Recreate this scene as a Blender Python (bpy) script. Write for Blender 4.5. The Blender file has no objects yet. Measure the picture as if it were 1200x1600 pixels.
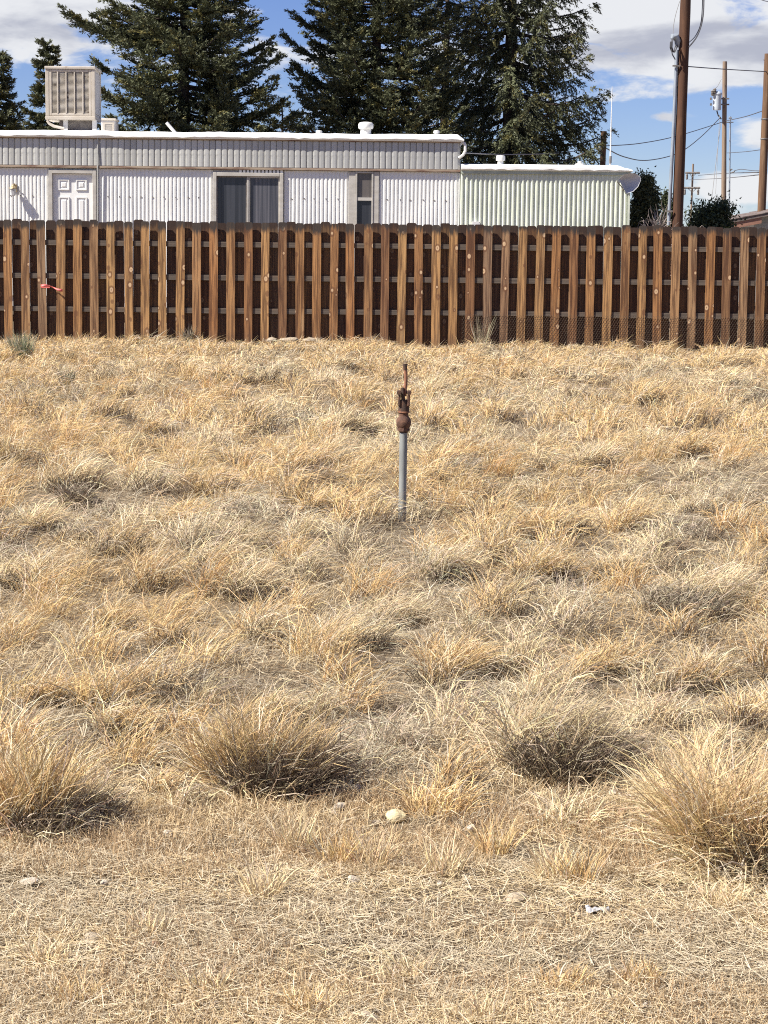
import bpy, math, random
import numpy as np
from mathutils import Vector, Matrix, Euler

SC = bpy.context.scene
COL = SC.collection
R = math.radians
RNG = np.random.default_rng(7)
random.seed(7)

# ------------------------------------------------------------------ camera
FPX = 3422.0                      # focal length in pixels of the 1200 x 1600 picture
EYE = Vector((0.0, 0.0, 1.65))
PITCH = math.atan((800 - 385) / FPX)
ROLL = R(0.62)
cam_d = bpy.data.cameras.new('camera')
cam = bpy.data.objects.new('camera', cam_d)
COL.objects.link(cam)
CAM_M = Matrix.Rotation(math.pi / 2 - PITCH, 3, 'X') @ Matrix.Rotation(ROLL, 3, 'Z')
cam.location = EYE
cam.rotation_euler = CAM_M.to_euler()
cam_d.sensor_fit = 'VERTICAL'
cam_d.sensor_height = 36.0
cam_d.lens = 36.0 * FPX / 1600.0
cam_d.clip_start = 0.1
cam_d.clip_end = 3000.0
SC.camera = cam

# ------------------------------------------------------------------ sun, sky, exposure
SUN_TRAVEL = Vector((2.3, 1.0, -2.75)).normalized()
sun_d = bpy.data.lights.new('sun', 'SUN')
sun_d.energy = 5.0
sun_d.angle = R(0.53)
sun_d.color = (1.0, 0.95, 0.86)
sun = bpy.data.objects.new('sun', sun_d)
COL.objects.link(sun)
sun.location = (-30, -10, 40)
sun.rotation_euler = SUN_TRAVEL.to_track_quat('-Z', 'Y').to_euler()

SC.view_settings.view_transform = 'Standard'
SC.view_settings.look = 'None'
SC.view_settings.gamma = 1.0
SC.view_settings.exposure = 0.92
try:
    SC.view_settings.use_curve_mapping = False
except Exception:
    pass
SC.cycles.use_denoising = False
SC.cycles.max_bounces = 6
SC.cycles.diffuse_bounces = 3
SC.cycles.glossy_bounces = 2
SC.cycles.transmission_bounces = 4
SC.cycles.transparent_max_bounces = 4
SC.cycles.filter_width = 1.1

world = bpy.data.worlds.new('World')
SC.world = world
world.use_nodes = True
wn, wl = world.node_tree.nodes, world.node_tree.links
wn.clear()


def wnode(t, **kw):
    n = wn.new(t)
    for k, v in kw.items():
        setattr(n, k, v)
    return n


def wmath(op, a, b=None, c=None, clamp=False):
    n = wn.new('ShaderNodeMath')
    n.operation = op
    n.use_clamp = clamp
    for i, v in enumerate((a, b, c)):
        if v is None:
            continue
        if isinstance(v, (int, float)):
            n.inputs[i].default_value = v
        else:
            wl.new(v, n.inputs[i])
    return n.outputs[0]


sky = wnode('ShaderNodeTexSky', sky_type='NISHITA', sun_disc=False)
sky.sun_elevation = math.asin(-SUN_TRAVEL.z)
sky.sun_rotation = math.atan2(-SUN_TRAVEL.x, -SUN_TRAVEL.y)
sky.air_density = 1.0
sky.dust_density = 0.3
sky.ozone_density = 4.0
sky.altitude = 2000
hs = wnode('ShaderNodeHueSaturation')
hs.inputs['Saturation'].default_value = 1.12
hs.inputs['Hue'].default_value = 0.515
wl.new(sky.outputs[0], hs.inputs['Color'])
bg_sky = wnode('ShaderNodeBackground')
bg_sky.inputs['Strength'].default_value = 0.056
tint = wnode('ShaderNodeMixRGB', blend_type='MULTIPLY')
tint.inputs[0].default_value = 1.0
tint.inputs[2].default_value = (0.90, 0.90, 1.06, 1)
wl.new(hs.outputs[0], tint.inputs[1])
wl.new(tint.outputs[0], bg_sky.inputs['Color'])
tc = wnode('ShaderNodeTexCoord')
sep = wnode('ShaderNodeSeparateXYZ')
wl.new(tc.outputs['Generated'], sep.inputs[0])
dx, dy, dz = sep.outputs


def cloud_noise(sx, sz, detail, rough, off, distortion=0.0):
    cmb = wnode('ShaderNodeCombineXYZ')
    wl.new(wmath('MULTIPLY_ADD', dx, sx, off), cmb.inputs[0])
    wl.new(wmath('MULTIPLY_ADD', dy, sx, off * 0.7), cmb.inputs[1])
    wl.new(wmath('MULTIPLY', dz, sz), cmb.inputs[2])
    nz = wnode('ShaderNodeTexNoise')
    nz.inputs['Scale'].default_value = 1.0
    nz.inputs['Detail'].default_value = detail
    nz.inputs['Roughness'].default_value = rough
    nz.inputs['Distortion'].default_value = distortion
    wl.new(cmb.outputs[0], nz.inputs['Vector'])
    return nz.outputs[0]


def blob(px, py, ax, ay, amp):
    """a bank (amp > 0) or a gap (amp < 0) in the cloud cover, as a direction"""
    u0, v0 = (px - 600) / FPX, (388 - py) / FPX
    d = Vector((u0, 1.0, v0)).normalized()
    a = wmath('POWER', wmath('DIVIDE', wmath('SUBTRACT', dx, d.x), ax / FPX), 2.0)
    b = wmath('POWER', wmath('DIVIDE', wmath('SUBTRACT', dz, d.z), ay / FPX), 2.0)
    front = wmath('GREATER_THAN', dy, 0.0)
    e = wmath('POWER', 2.718, wmath('MULTIPLY', wmath('ADD', a, b), -1.0))
    return wmath('MULTIPLY', wmath('MULTIPLY', e, front), amp)


def sqr_sum(vals):
    s = vals[0]
    for v in vals[1:]:
        s = wmath('ADD', s, v)
    return s


n1 = cloud_noise(26.0, 70.0, 9.0, 0.58, 3.3, 0.3)
cover = sqr_sum([n1,
                 blob(1010, 60, 330, 85, 0.34), blob(1150, 125, 160, 25, 0.12), blob(40, 40, 210, 80, 0.32),
                 blob(1010, 205, 110, 45, -0.22), blob(1175, 150, 60, 22, -0.18), blob(1030, 187, 40, 11, 0.30),
                 blob(1165, 205, 60, 26, 0.27), blob(1120, 258, 90, 12, -0.12), blob(1140, 298, 100, 25, 0.32),
                 blob(455, 25, 40, 60, -0.30), blob(420, 95, 40, 60, 0.10), blob(35, 170, 40, 40, -0.25),
                 blob(1000, 310, 30, 30, -0.1)])
ramp = wnode('ShaderNodeMapRange', interpolation_type='SMOOTHSTEP')
ramp.inputs['From Min'].default_value = 0.545
ramp.inputs['From Max'].default_value = 0.72
wl.new(cover, ramp.inputs['Value'])
n2 = cloud_noise(20.0, 60.0, 7.0, 0.55, 11.7, 0.2)
grey = sqr_sum([n2, blob(1090, 75, 260, 32, 0.30), blob(1000, 20, 160, 28, -0.22), blob(60, 62, 160, 22, 0.2),
                blob(1130, 290, 120, 40, -0.15)])
gramp = wnode('ShaderNodeMapRange', interpolation_type='SMOOTHSTEP')
gramp.inputs['From Min'].default_value = 0.47
gramp.inputs['From Max'].default_value = 0.78
wl.new(grey, gramp.inputs['Value'])
cmix = wnode('ShaderNodeMixRGB')
cmix.inputs[1].default_value = (0.97, 0.98, 1.0, 1)
cmix.inputs[2].default_value = (0.54, 0.56, 0.65, 1)
wl.new(gramp.outputs[0], cmix.inputs[0])
bg_cl = wnode('ShaderNodeBackground')
bg_cl.inputs['Strength'].default_value = 0.47
wl.new(cmix.outputs[0], bg_cl.inputs['Color'])
mixw = wnode('ShaderNodeMixShader')
wl.new(wmath('MULTIPLY', ramp.outputs[0], 0.94), mixw.inputs[0])
wl.new(bg_sky.outputs[0], mixw.inputs[1])
wl.new(bg_cl.outputs[0], mixw.inputs[2])
wout = wnode('ShaderNodeOutputWorld')
wl.new(mixw.outputs[0], wout.inputs[0])


# ------------------------------------------------------------------ measuring helpers
def ray(px, py):
    return CAM_M @ Vector(((px - 600) / FPX, (800 - py) / FPX, -1.0))


def P(px, py, Y):
    """the point of the photograph's pixel (px, py) at distance Y"""
    d = ray(px, py)
    return EYE + d * (Y / d.y)


def G(px, py):
    """the ground point seen at pixel (px, py)"""
    d = ray(px, py)
    return EYE + d * (-EYE.z / d.z)


# ------------------------------------------------------------------ noise and terrain
_LAT = np.random.default_rng(99).random((64, 256, 256))


def vnoise(x, y, scale, seed):
    x = np.asarray(x, float) / scale + seed * 13.7
    y = np.asarray(y, float) / scale + seed * 7.3
    xi, yi = np.floor(x).astype(int), np.floor(y).astype(int)
    fx, fy = x - xi, y - yi
    fx, fy = fx * fx * (3 - 2 * fx), fy * fy * (3 - 2 * fy)
    L = _LAT[seed % 64]
    a, b = L[xi % 256, yi % 256], L[(xi + 1) % 256, yi % 256]
    c, d = L[xi % 256, (yi + 1) % 256], L[(xi + 1) % 256, (yi + 1) % 256]
    return (a * (1 - fx) + b * fx) * (1 - fy) + (c * (1 - fx) + d * fx) * fy


def gz(x, y):
    """height of the ground"""
    x, y = np.asarray(x, float), np.asarray(y, float)
    amp = np.clip((y - 5.2) / 2.5, 0.12, 1.0) * np.clip((38 - y) / 3.0, 0, 1)
    h = (vnoise(x, y, 0.45, 1) - 0.5) * 0.085 + (vnoise(x, y, 1.3, 2) - 0.5) * 0.12
    return h * amp


# ------------------------------------------------------------------ objects
WLOC = {}


class MB:
    def __init__(self):
        self.v, self.f, self.sm = [], [], False

    def add(self, vs, fs):
        b = len(self.v)
        self.v += [tuple(p) for p in vs]
        self.f += [tuple(i + b for i in q) for q in fs]
        return self

    def box(self, x0, x1, y0, y1, z0, z1):
        return self.add([(x0, y0, z0), (x1, y0, z0), (x1, y1, z0), (x0, y1, z0), (x0, y0, z1), (x1, y0, z1), (x1, y1, z1), (x0, y1, z1)],
                        [(0, 3, 2, 1), (4, 5, 6, 7), (0, 1, 5, 4), (1, 2, 6, 5), (2, 3, 7, 6), (3, 0, 4, 7)])

    def tube(self, pts, rad, n=8, cap=True):
        pts = [Vector(p) for p in pts]
        if not isinstance(rad, (list, tuple)):
            rad = [rad] * len(pts)
        vs, fs = [], []
        up = None
        for i, p in enumerate(pts):
            t = (pts[min(i + 1, len(pts) - 1)] - pts[max(i - 1, 0)]).normalized()
            if up is None:
                up = Vector((1, 0, 0)) if abs(t.x) < 0.8 else Vector((0, 1, 0))
            up = (up - t * up.dot(t)).normalized()
            s = t.cross(up)
            for k in range(n):
                a = 2 * math.pi * k / n
                vs.append(p + (up * math.cos(a) + s * math.sin(a)) * rad[i])
        for i in range(len(pts) - 1):
            for k in range(n):
                fs.append((i * n + k, i * n + (k + 1) % n, (i + 1) * n + (k + 1) % n, (i + 1) * n + k))
        if cap:
            fs.append(tuple(range(n - 1, -1, -1)))
            fs.append(tuple((len(pts) - 1) * n + k for k in range(n)))
        return self.add(vs, fs)

    def lathe(self, c, prof, n=20, axis=Vector((0, 0, 1))):
        axis = axis.normalized()
        return self.tube([Vector(c) + axis * z for r, z in prof], [max(r, 1e-4) for r, z in prof], n)

    def prism(self, poly, y0, y1):
        """a polygon in x, z pushed through y"""
        n = len(poly)
        vs = [(x, y0, z) for x, z in poly] + [(x, y1, z) for x, z in poly]
        fs = [tuple(range(n)), tuple(range(2 * n - 1, n - 1, -1))]
        fs += [(k, k + n, (k + 1) % n + n, (k + 1) % n) for k in range(n)]
        return self.add(vs, fs)

    def mesh(self, name, mat, origin=(0, 0, 0)):
        o = Vector(origin)
        me = bpy.data.meshes.new(name)
        me.from_pydata([(p[0] - o.x, p[1] - o.y, p[2] - o.z) for p in self.v], [], self.f)
        me.materials.append(mat)
        me.update()
        import bmesh
        bm = bmesh.new()
        bm.from_mesh(me)
        bmesh.ops.recalc_face_normals(bm, faces=bm.faces)
        bm.to_mesh(me)
        bm.free()
        return me

    def build(self, name, mat, parent=None, origin=None, smooth=False, bevel=0.0, segs=2):
        if origin is None:
            origin = WLOC[parent.name] if parent is not None else (0, 0, 0)
        me = self.mesh(name, mat, origin)
        return link(name, me, parent, origin, smooth, bevel, segs)


def link(name, me, parent=None, origin=(0, 0, 0), smooth=False, bevel=0.0, segs=2):
    ob = bpy.data.objects.new(name, me)
    COL.objects.link(ob)
    origin = Vector(origin)
    if parent is not None:
        ob.parent = parent
        ob.location = origin - WLOC[parent.name]
    else:
        ob.location = origin
    WLOC[ob.name] = origin
    if smooth:
        me.polygons.foreach_set('use_smooth', [True] * len(me.polygons))
        try:
            me.set_sharp_from_angle(angle=R(40))
        except Exception:
            pass
    if bevel:
        m = ob.modifiers.new('bevel', 'BEVEL')
        m.width = bevel
        m.segments = segs
        m.limit_method = 'ANGLE'
    return ob


def tag(o, label=None, cat=None, group=None, kind=None):
    for k, v in (('label', label), ('category', cat), ('group', group), ('kind', kind)):
        if v:
            o[k] = v
    return o


def thing(name, loc, label, cat, group=None):
    o = bpy.data.objects.new(name, None)
    COL.objects.link(o)
    o.location = loc
    o.empty_display_size = 0.2
    WLOC[o.name] = Vector(loc)
    return tag(o, label, cat, group)


def twin(src, name, parent, origin):
    ob = src.copy()
    ob.name = name
    COL.objects.link(ob)
    ob.parent = parent
    ob.location = Vector(origin) - WLOC[parent.name]
    WLOC[ob.name] = Vector(origin)
    return ob


# ------------------------------------------------------------------ materials
class Mat:
    def __init__(self, name, color=(0.5, 0.5, 0.5), rough=0.6, metal=0.0, spec=0.5):
        self.m = bpy.data.materials.new(name)
        self.m.use_nodes = True
        self.n, self.l = self.m.node_tree.nodes, self.m.node_tree.links
        self.b = self.n['Principled BSDF']
        self.b.inputs['Base Color'].default_value = (*color, 1)
        self.b.inputs['Roughness'].default_value = rough
        self.b.inputs['Metallic'].default_value = metal
        self.b.inputs['Specular IOR Level'].default_value = spec
        self.out = self.n['Material Output']
        self._tc = None

    def tc(self, which='Object'):
        if self._tc is None:
            self._tc = self.n.new('ShaderNodeTexCoord')
        return self._tc.outputs[which]

    def math(self, op, a, b=None, c=None, clamp=False):
        n = self.n.new('ShaderNodeMath')
        n.operation = op
        n.use_clamp = clamp
        for i, v in enumerate((a, b, c)):
            if v is None:
                continue
            if isinstance(v, (int, float)):
                n.inputs[i].default_value = v
            else:
                self.l.new(v, n.inputs[i])
        return n.outputs[0]

    def mapped(self, scale, vec=None):
        n = self.n.new('ShaderNodeMapping')
        n.inputs['Scale'].default_value = scale
        self.l.new(vec if vec is not None else self.tc(), n.inputs['Vector'])
        return n.outputs[0]

    def noise(self, vec, scale=1.0, detail=4.0, rough=0.55):
        n = self.n.new('ShaderNodeTexNoise')
        n.inputs['Scale'].default_value = scale
        n.inputs['Detail'].default_value = detail
        n.inputs['Roughness'].default_value = rough
        self.l.new(vec, n.inputs['Vector'])
        return n.outputs[0]

    def range(self, v, a, b, c=0.0, d=1.0):
        n = self.n.new('ShaderNodeMapRange')
        n.interpolation_type = 'SMOOTHSTEP'
        for i, q in enumerate((a, b, c, d)):
            n.inputs[i + 1].default_value = q
        self.l.new(v, n.inputs[0])
        return n.outputs[0]

    def mix(self, f, a, b, mode='MIX'):
        n = self.n.new('ShaderNodeMixRGB')
        n.blend_type = mode
        for i, v in enumerate((f, a, b)):
            if isinstance(v, (int, float)):
                n.inputs[i].default_value = v
            elif isinstance(v, tuple):
                n.inputs[i].default_value = (*v, 1)
            else:
                self.l.new(v, n.inputs[i])
        return n.outputs[0]

    def color(self, sock):
        self.l.new(sock, self.b.inputs['Base Color'])
        return self

    def bump(self, sock, strength=0.3, dist=0.01):
        n = self.n.new('ShaderNodeBump')
        n.inputs['Strength'].default_value = strength
        n.inputs['Distance'].default_value = dist
        self.l.new(sock, n.inputs['Height'])
        self.l.new(n.outputs[0], self.b.inputs['Normal'])
        return self


def mottled(name, c1, c2, scale=(3, 3, 3), lo=0.35, hi=0.65, rough=0.6, metal=0.0, bump=0.0, dirt=None, dirt_scale=(8, 8, 1.2), dirt_lo=0.58, dirt_hi=0.75, dents=0.0):
    m = Mat(name, c1, rough, metal)
    c = m.mix(m.range(m.noise(m.mapped(scale), 1, 5), lo, hi), c1, c2)
    if dirt:
        c = m.mix(m.range(m.noise(m.mapped(dirt_scale), 1, 6, 0.65), dirt_lo, dirt_hi), c, dirt)
    m.color(c)
    if dents:
        m.bump(m.noise(m.mapped((2.2, 2.2, 1.3)), 1, 3, 0.5), dents, 0.05)
    if bump:
        m.bump(m.noise(m.mapped((scale[0] * 6,) * 3), 1, 4), bump, 0.01)
    return m.m


M = {}
M['siding_white'] = mottled('siding_white', (0.84, 0.835, 0.79), (0.78, 0.775, 0.735), (0.8, 1, 1.5), dirt=(0.46, 0.41, 0.34), dirt_scale=(14, 5, 0.8), dirt_lo=0.58, dirt_hi=0.82, rough=0.4, dents=0.5)
M['siding_green'] = mottled('siding_green', (0.67, 0.70, 0.585), (0.61, 0.645, 0.53), (0.8, 1, 1.5), dirt=(0.38, 0.38, 0.30), dirt_scale=(12, 5, 0.9), dirt_lo=0.58, dirt_hi=0.82, rough=0.45, dents=0.5)
M['trim_green'] = mottled('trim_green', (0.42, 0.46, 0.38), (0.34, 0.37, 0.30), rough=0.5)
M['roof_white'] = mottled('roof_white', (0.82, 0.82, 0.81), (0.74, 0.73, 0.70), (2, 2, 4), dirt=(0.42, 0.36, 0.28), dirt_scale=(3, 3, 18), dirt_lo=0.66, dirt_hi=0.8, rough=0.7)
M['trim_beige'] = mottled('trim_beige', (0.50, 0.47, 0.42), (0.42, 0.39, 0.34), (3, 3, 8), rough=0.55)
M['trim_rust'] = mottled('trim_rust', (0.36, 0.28, 0.20), (0.17, 0.09, 0.06), (2.5, 3, 18), rough=0.7)
M['door_white'] = mottled('door_white', (0.84, 0.83, 0.79), (0.80, 0.79, 0.755), rough=0.45)
M['pipe_white'] = mottled('pipe_white', (0.72, 0.71, 0.68), (0.62, 0.60, 0.55), (6, 6, 6), rough=0.6)
M['lamp_brass'] = mottled('lamp_brass', (0.42, 0.33, 0.18), (0.25, 0.18, 0.10), (30, 30, 30), rough=0.5, metal=0.3)
M['cooler_paint'] = mottled('cooler_paint', (0.58, 0.52, 0.44), (0.48, 0.42, 0.34), (3, 3, 3), dirt=(0.22, 0.13, 0.07), dirt_scale=(5, 5, 3), dirt_lo=0.62, dirt_hi=0.8, rough=0.6)
M['cooler_side'] = mottled('cooler_side', (0.58, 0.55, 0.51), (0.5, 0.47, 0.43), (5, 5, 2), dirt=(0.3, 0.26, 0.22), rough=0.6)
M['cooler_louvre'] = mottled('cooler_louvre', (0.50, 0.45, 0.38), (0.38, 0.33, 0.26), (4, 4, 4), dirt=(0.10, 0.06, 0.04), dirt_scale=(6, 6, 6), dirt_lo=0.55, dirt_hi=0.68, rough=0.7)
M['cooler_pad'] = mottled('cooler_pad', (0.26, 0.22, 0.17), (0.17, 0.135, 0.10), (10, 10, 10), rough=0.95)
M['dark_metal'] = mottled('dark_metal', (0.22, 0.20, 0.18), (0.13, 0.11, 0.10), (6, 6, 6), rough=0.6)
M['galvanised'] = mottled('galvanised', (0.27, 0.28, 0.265), (0.20, 0.205, 0.195), (20, 20, 6), rough=0.6, metal=0.0, dirt=(0.24, 0.20, 0.16), dirt_scale=(30, 30, 8), dirt_lo=0.6, dirt_hi=0.8)
M['conduit'] = mottled('conduit', (0.36, 0.40, 0.45), (0.28, 0.31, 0.35), (6, 6, 2), rough=0.5, metal=0.3)
M['transformer'] = mottled('transformer', (0.55, 0.60, 0.64), (0.48, 0.52, 0.56), (4, 4, 4), rough=0.4)
M['dish_grey'] = mottled('dish_grey', (0.56, 0.56, 0.56), (0.50, 0.50, 0.50), (4, 4, 4), rough=0.5)
M['cable'] = mottled('cable', (0.10, 0.10, 0.11), (0.07, 0.07, 0.075), rough=0.6)
M['cable_pale'] = mottled('cable_pale', (0.26, 0.25, 0.24), (0.2, 0.19, 0.18), rough=0.6)
M['rust'] = mottled('rust', (0.155, 0.075, 0.045), (0.085, 0.042, 0.027), (45, 45, 45), 0.38, 0.62, rough=0.85, bump=0.35, dirt=(0.25, 0.13, 0.08), dirt_scale=(60, 60, 30), dirt_lo=0.6, dirt_hi=0.75)
M['rust_dark'] = mottled('rust_dark', (0.065, 0.038, 0.027), (0.14, 0.06, 0.03), (60, 60, 40), 0.45, 0.7, rough=0.85, bump=0.35)
M['copper_rust'] = mottled('copper_rust', (0.34, 0.155, 0.085), (0.22, 0.095, 0.05), (40, 40, 25), rough=0.7, bump=0.2)
M['ribbon_pink'] = mottled('ribbon_pink', (0.80, 0.20, 0.17), (0.66, 0.13, 0.12), (30, 30, 30), rough=0.5)
M['wire_rusty'] = mottled('wire_rusty', (0.09, 0.07, 0.05), (0.14, 0.10, 0.07), (6, 6, 6), rough=0.8)
M['plastic_white'] = mottled('plastic_white', (0.50, 0.50, 0.51), (0.40, 0.39, 0.38), (20, 20, 20), rough=0.4)
M['shingle'] = mottled('shingle', (0.12, 0.10, 0.09), (0.20, 0.15, 0.13), (9, 3, 9), rough=0.9)
M['fascia_brown'] = mottled('fascia_brown', (0.36, 0.19, 0.13), (0.28, 0.14, 0.10), (3, 3, 10), rough=0.7)
M['stucco_grey'] = mottled('stucco_grey', (0.42, 0.43, 0.42), (0.36, 0.37, 0.36), (6, 6, 6), rough=0.9)
M['bark'] = mottled('bark', (0.09, 0.065, 0.05), (0.05, 0.038, 0.03), (12, 12, 3), rough=0.95)
M['twig_grey'] = mottled('twig_grey', (0.36, 0.30, 0.27), (0.26, 0.21, 0.19), (5, 5, 5), rough=0.9)
M['stone_yellow'] = mottled('stone_yellow', (0.74, 0.64, 0.38), (0.66, 0.54, 0.30), (30, 30, 30), rough=0.9, bump=0.25)
M['stone_pale'] = mottled('stone_pale', (0.40, 0.33, 0.24), (0.30, 0.24, 0.17), (40, 40, 40), rough=0.9, bump=0.3)
M['stone_white'] = mottled('stone_white', (0.50, 0.44, 0.36), (0.38, 0.32, 0.25), (40, 40, 40), rough=0.9, bump=0.3)
M['stone_brown'] = mottled('stone_brown', (0.34, 0.20, 0.12), (0.24, 0.15, 0.10), (40, 40, 40), rough=0.9, bump=0.3)


def wood_pole(name, c1, c2, c3):
    m = Mat(name, c1, 0.85)
    g = m.noise(m.mapped((14, 14, 0.5)), 1, 6, 0.65)
    c = m.mix(m.range(g, 0.35, 0.65), c1, c2)
    c = m.mix(m.range(m.noise(m.mapped((3, 3, 0.7)), 1, 4), 0.55, 0.75), c, c3)
    crack = m.noise(m.mapped((26, 26, 0.35)), 1, 3)
    c = m.mix(m.range(crack, 0.66, 0.72), c, (0.03, 0.018, 0.012))
    return m.color(c).bump(g, 0.4, 0.02).m


M['pole_wood'] = wood_pole('pole_wood', (0.095, 0.040, 0.018), (0.045, 0.019, 0.010), (0.17, 0.085, 0.042))
M['pole_grey'] = wood_pole('pole_grey', (0.27, 0.20, 0.145), (0.19, 0.13, 0.09), (0.36, 0.29, 0.22))
M['pole_tan'] = wood_pole('pole_tan', (0.18, 0.10, 0.05), (0.09, 0.045, 0.024), (0.26, 0.165, 0.095))


def aluminium():
    m = Mat('aluminium_panel', (0.5, 0.5, 0.52), 0.45, 0.15)
    oi = m.n.new('ShaderNodeObjectInfo')
    a = m.mix(oi.outputs['Random'], (0.57, 0.565, 0.52), (0.43, 0.425, 0.39))
    st = m.noise(m.mapped((3, 3, 9)), 1, 5, 0.6)
    sep_ = m.n.new('ShaderNodeSeparateXYZ')
    m.l.new(oi.outputs['Location'], sep_.inputs[0])
    a = m.mix(m.range(sep_.outputs[0], -6.0, 1.5), a, m.mix(0.5, a, (0.36, 0.36, 0.355)))
    a = m.mix(m.range(st, 0.52, 0.72), a, (0.33, 0.325, 0.31))
    return m.color(a).m


M['aluminium'] = aluminium()


def glass_dark(name, c1, c2, fold):
    m = Mat(name, c1, 0.12, 0.0, 0.35)
    w = m.noise(m.mapped((fold, 1, 0.25)), 1, 2)
    return m.color(m.mix(m.range(w, 0.35, 0.65), c1, c2)).m


M['pane_dark'] = glass_dark('pane_dark', (0.030, 0.032, 0.040), (0.055, 0.057, 0.068), 14)
M['pane_curtain'] = glass_dark('pane_curtain', (0.05, 0.052, 0.065), (0.13, 0.125, 0.14), 16)
M['pane_screen'] = glass_dark('pane_screen', (0.085, 0.075, 0.07), (0.14, 0.12, 0.11), 10)


def fence_wood(name, shade_mix):
    m = Mat(name, (0.3, 0.15, 0.06), 0.8)
    oi = m.n.new('ShaderNodeObjectInfo')
    rnd = oi.outputs['Random']
    off = m.n.new('ShaderNodeCombineXYZ')
    for i, k in enumerate((37.0, 91.0, 53.0)):
        m.l.new(m.math('MULTIPLY', rnd, k), off.inputs[i])
    va = m.n.new('ShaderNodeVectorMath')
    va.operation = 'ADD'
    m.l.new(m.tc(), va.inputs[0])
    m.l.new(off.outputs[0], va.inputs[1])
    v = va.outputs[0]
    grain = m.noise(m.mapped((38, 6, 1.4), v), 1, 5, 0.6)
    broad = m.noise(m.mapped((10, 3, 0.8), v), 1, 3)
    r2 = m.math('FRACT', m.math('MULTIPLY', rnd, 7.31))
    tone = m.mix(rnd, (0.36, 0.145, 0.042), (0.56, 0.32, 0.12))
    tone = m.mix(m.range(r2, 0.6, 1.0, 0, 0.9), tone, (0.17, 0.068, 0.027))
    r3 = m.math('FRACT', m.math('MULTIPLY', rnd, 19.7))
    tone = m.mix(m.range(r3, 0.72, 0.95, 0, 0.6), tone, (0.24, 0.17, 0.115))
    c = m.mix(m.range(grain, 0.38, 0.62), m.mix(0.12, tone, (0.6, 0.4, 0.2)), m.mix(0.78, tone, (0.065, 0.024, 0.010)))
    c = m.mix(m.range(broad, 0.58, 0.78, 0, 0.6), c, (0.50, 0.32, 0.16))
    # knots
    vo = m.n.new('ShaderNodeTexVoronoi')
    vo.inputs['Scale'].default_value = 1.0
    m.l.new(m.mapped((7.5, 0.0, 5.2), v), vo.inputs['Vector'])
    d = vo.outputs['Distance']
    sepc = m.n.new('ShaderNodeSeparateColor')
    m.l.new(vo.outputs['Color'], sepc.inputs[0])
    gate = m.math('GREATER_THAN', sepc.outputs[0], 0.45)
    size = m.math('MULTIPLY_ADD', sepc.outputs[1], 0.11, 0.115)
    q = m.math('DIVIDE', d, size)
    halo = m.math('MULTIPLY', m.range(q, 1.5, 1.9, 1.0, 0.0), gate)
    core = m.math('MULTIPLY', m.range(q, 0.85, 1.1, 1.0, 0.0), gate)
    c = m.mix(m.math('MULTIPLY', halo, 0.65), c, (0.15, 0.06, 0.025))
    c = m.mix(core, c, (0.62, 0.42, 0.24))
    c = m.mix(m.math('MULTIPLY', m.range(q, 0.25, 0.45, 1.0, 0.0), gate), c, (0.33, 0.17, 0.08))
    # weather-blackened tops
    sp = m.n.new('ShaderNodeSeparateXYZ')
    m.l.new(m.tc(), sp.inputs[0])
    edge = m.math('MULTIPLY_ADD', m.math('FRACT', m.math('MULTIPLY', rnd, 3.7)), 0.12, 1.74)
    z = m.math('ADD', m.math('SUBTRACT', sp.outputs[2], edge), m.math('MULTIPLY', m.math('SUBTRACT', m.noise(m.mapped((26, 4, 3), v), 1, 4), 0.5), 0.28))
    c = m.mix(m.range(z, 0.02, 0.13, 0, 0.95), c, (0.036, 0.029, 0.025))
    low = m.math('ADD', sp.outputs[2], m.math('MULTIPLY', m.noise(m.mapped((20, 4, 3), v), 1, 3), 0.25))
    c = m.mix(m.range(low, 0.12, 0.40, 0.45, 0.0), c, (0.12, 0.075, 0.045))
    c = m.mix(shade_mix, c, (0.035, 0.014, 0.007))  # pulls the boards towards near black as painted shade
    m.color(c).bump(grain, 0.35, 0.006)
    return m.m


M['fence_wood'] = fence_wood('fence_wood', 0.0)
M['fence_wood_shaded'] = fence_wood('fence_wood_shaded', 0.74)   # darker copy for the back boards, gap shade painted into the colour


def rail_wood():
    m = Mat('rail_wood', (0.25, 0.2, 0.16), 0.9)
    g = m.noise(m.mapped((1.5, 8, 40)), 1, 5, 0.6)
    c = m.mix(m.range(g, 0.35, 0.65), (0.135, 0.105, 0.08), (0.075, 0.057, 0.043))
    c = m.mix(m.range(m.noise(m.mapped((0.45, 1, 1.0)), 1, 2), 0.5, 0.62), c, m.mix(0.55, c, (0.36, 0.20, 0.11)))
    return m.color(c).bump(g, 0.3, 0.005).m


M['rail_wood'] = rail_wood()


def blade_mat(name, trans=0.25):
    m = Mat(name, (0.5, 0.4, 0.25), 0.6, 0, 0.25)
    at = m.n.new('ShaderNodeAttribute')
    at.attribute_name = 'col'
    m.color(at.outputs['Color'])
    tr = m.n.new('ShaderNodeBsdfTranslucent')
    m.l.new(at.outputs['Color'], tr.inputs['Color'])
    mx = m.n.new('ShaderNodeMixShader')
    mx.inputs[0].default_value = trans
    m.l.new(m.b.outputs[0], mx.inputs[1])
    m.l.new(tr.outputs[0], mx.inputs[2])
    m.l.new(mx.outputs[0], m.out.inputs[0])
    return m.m


M['blades'] = blade_mat('blades', 0.22)
M['needles'] = blade_mat('needles', 0.10)
M['leaves'] = blade_mat('leaves', 0.2)


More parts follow.
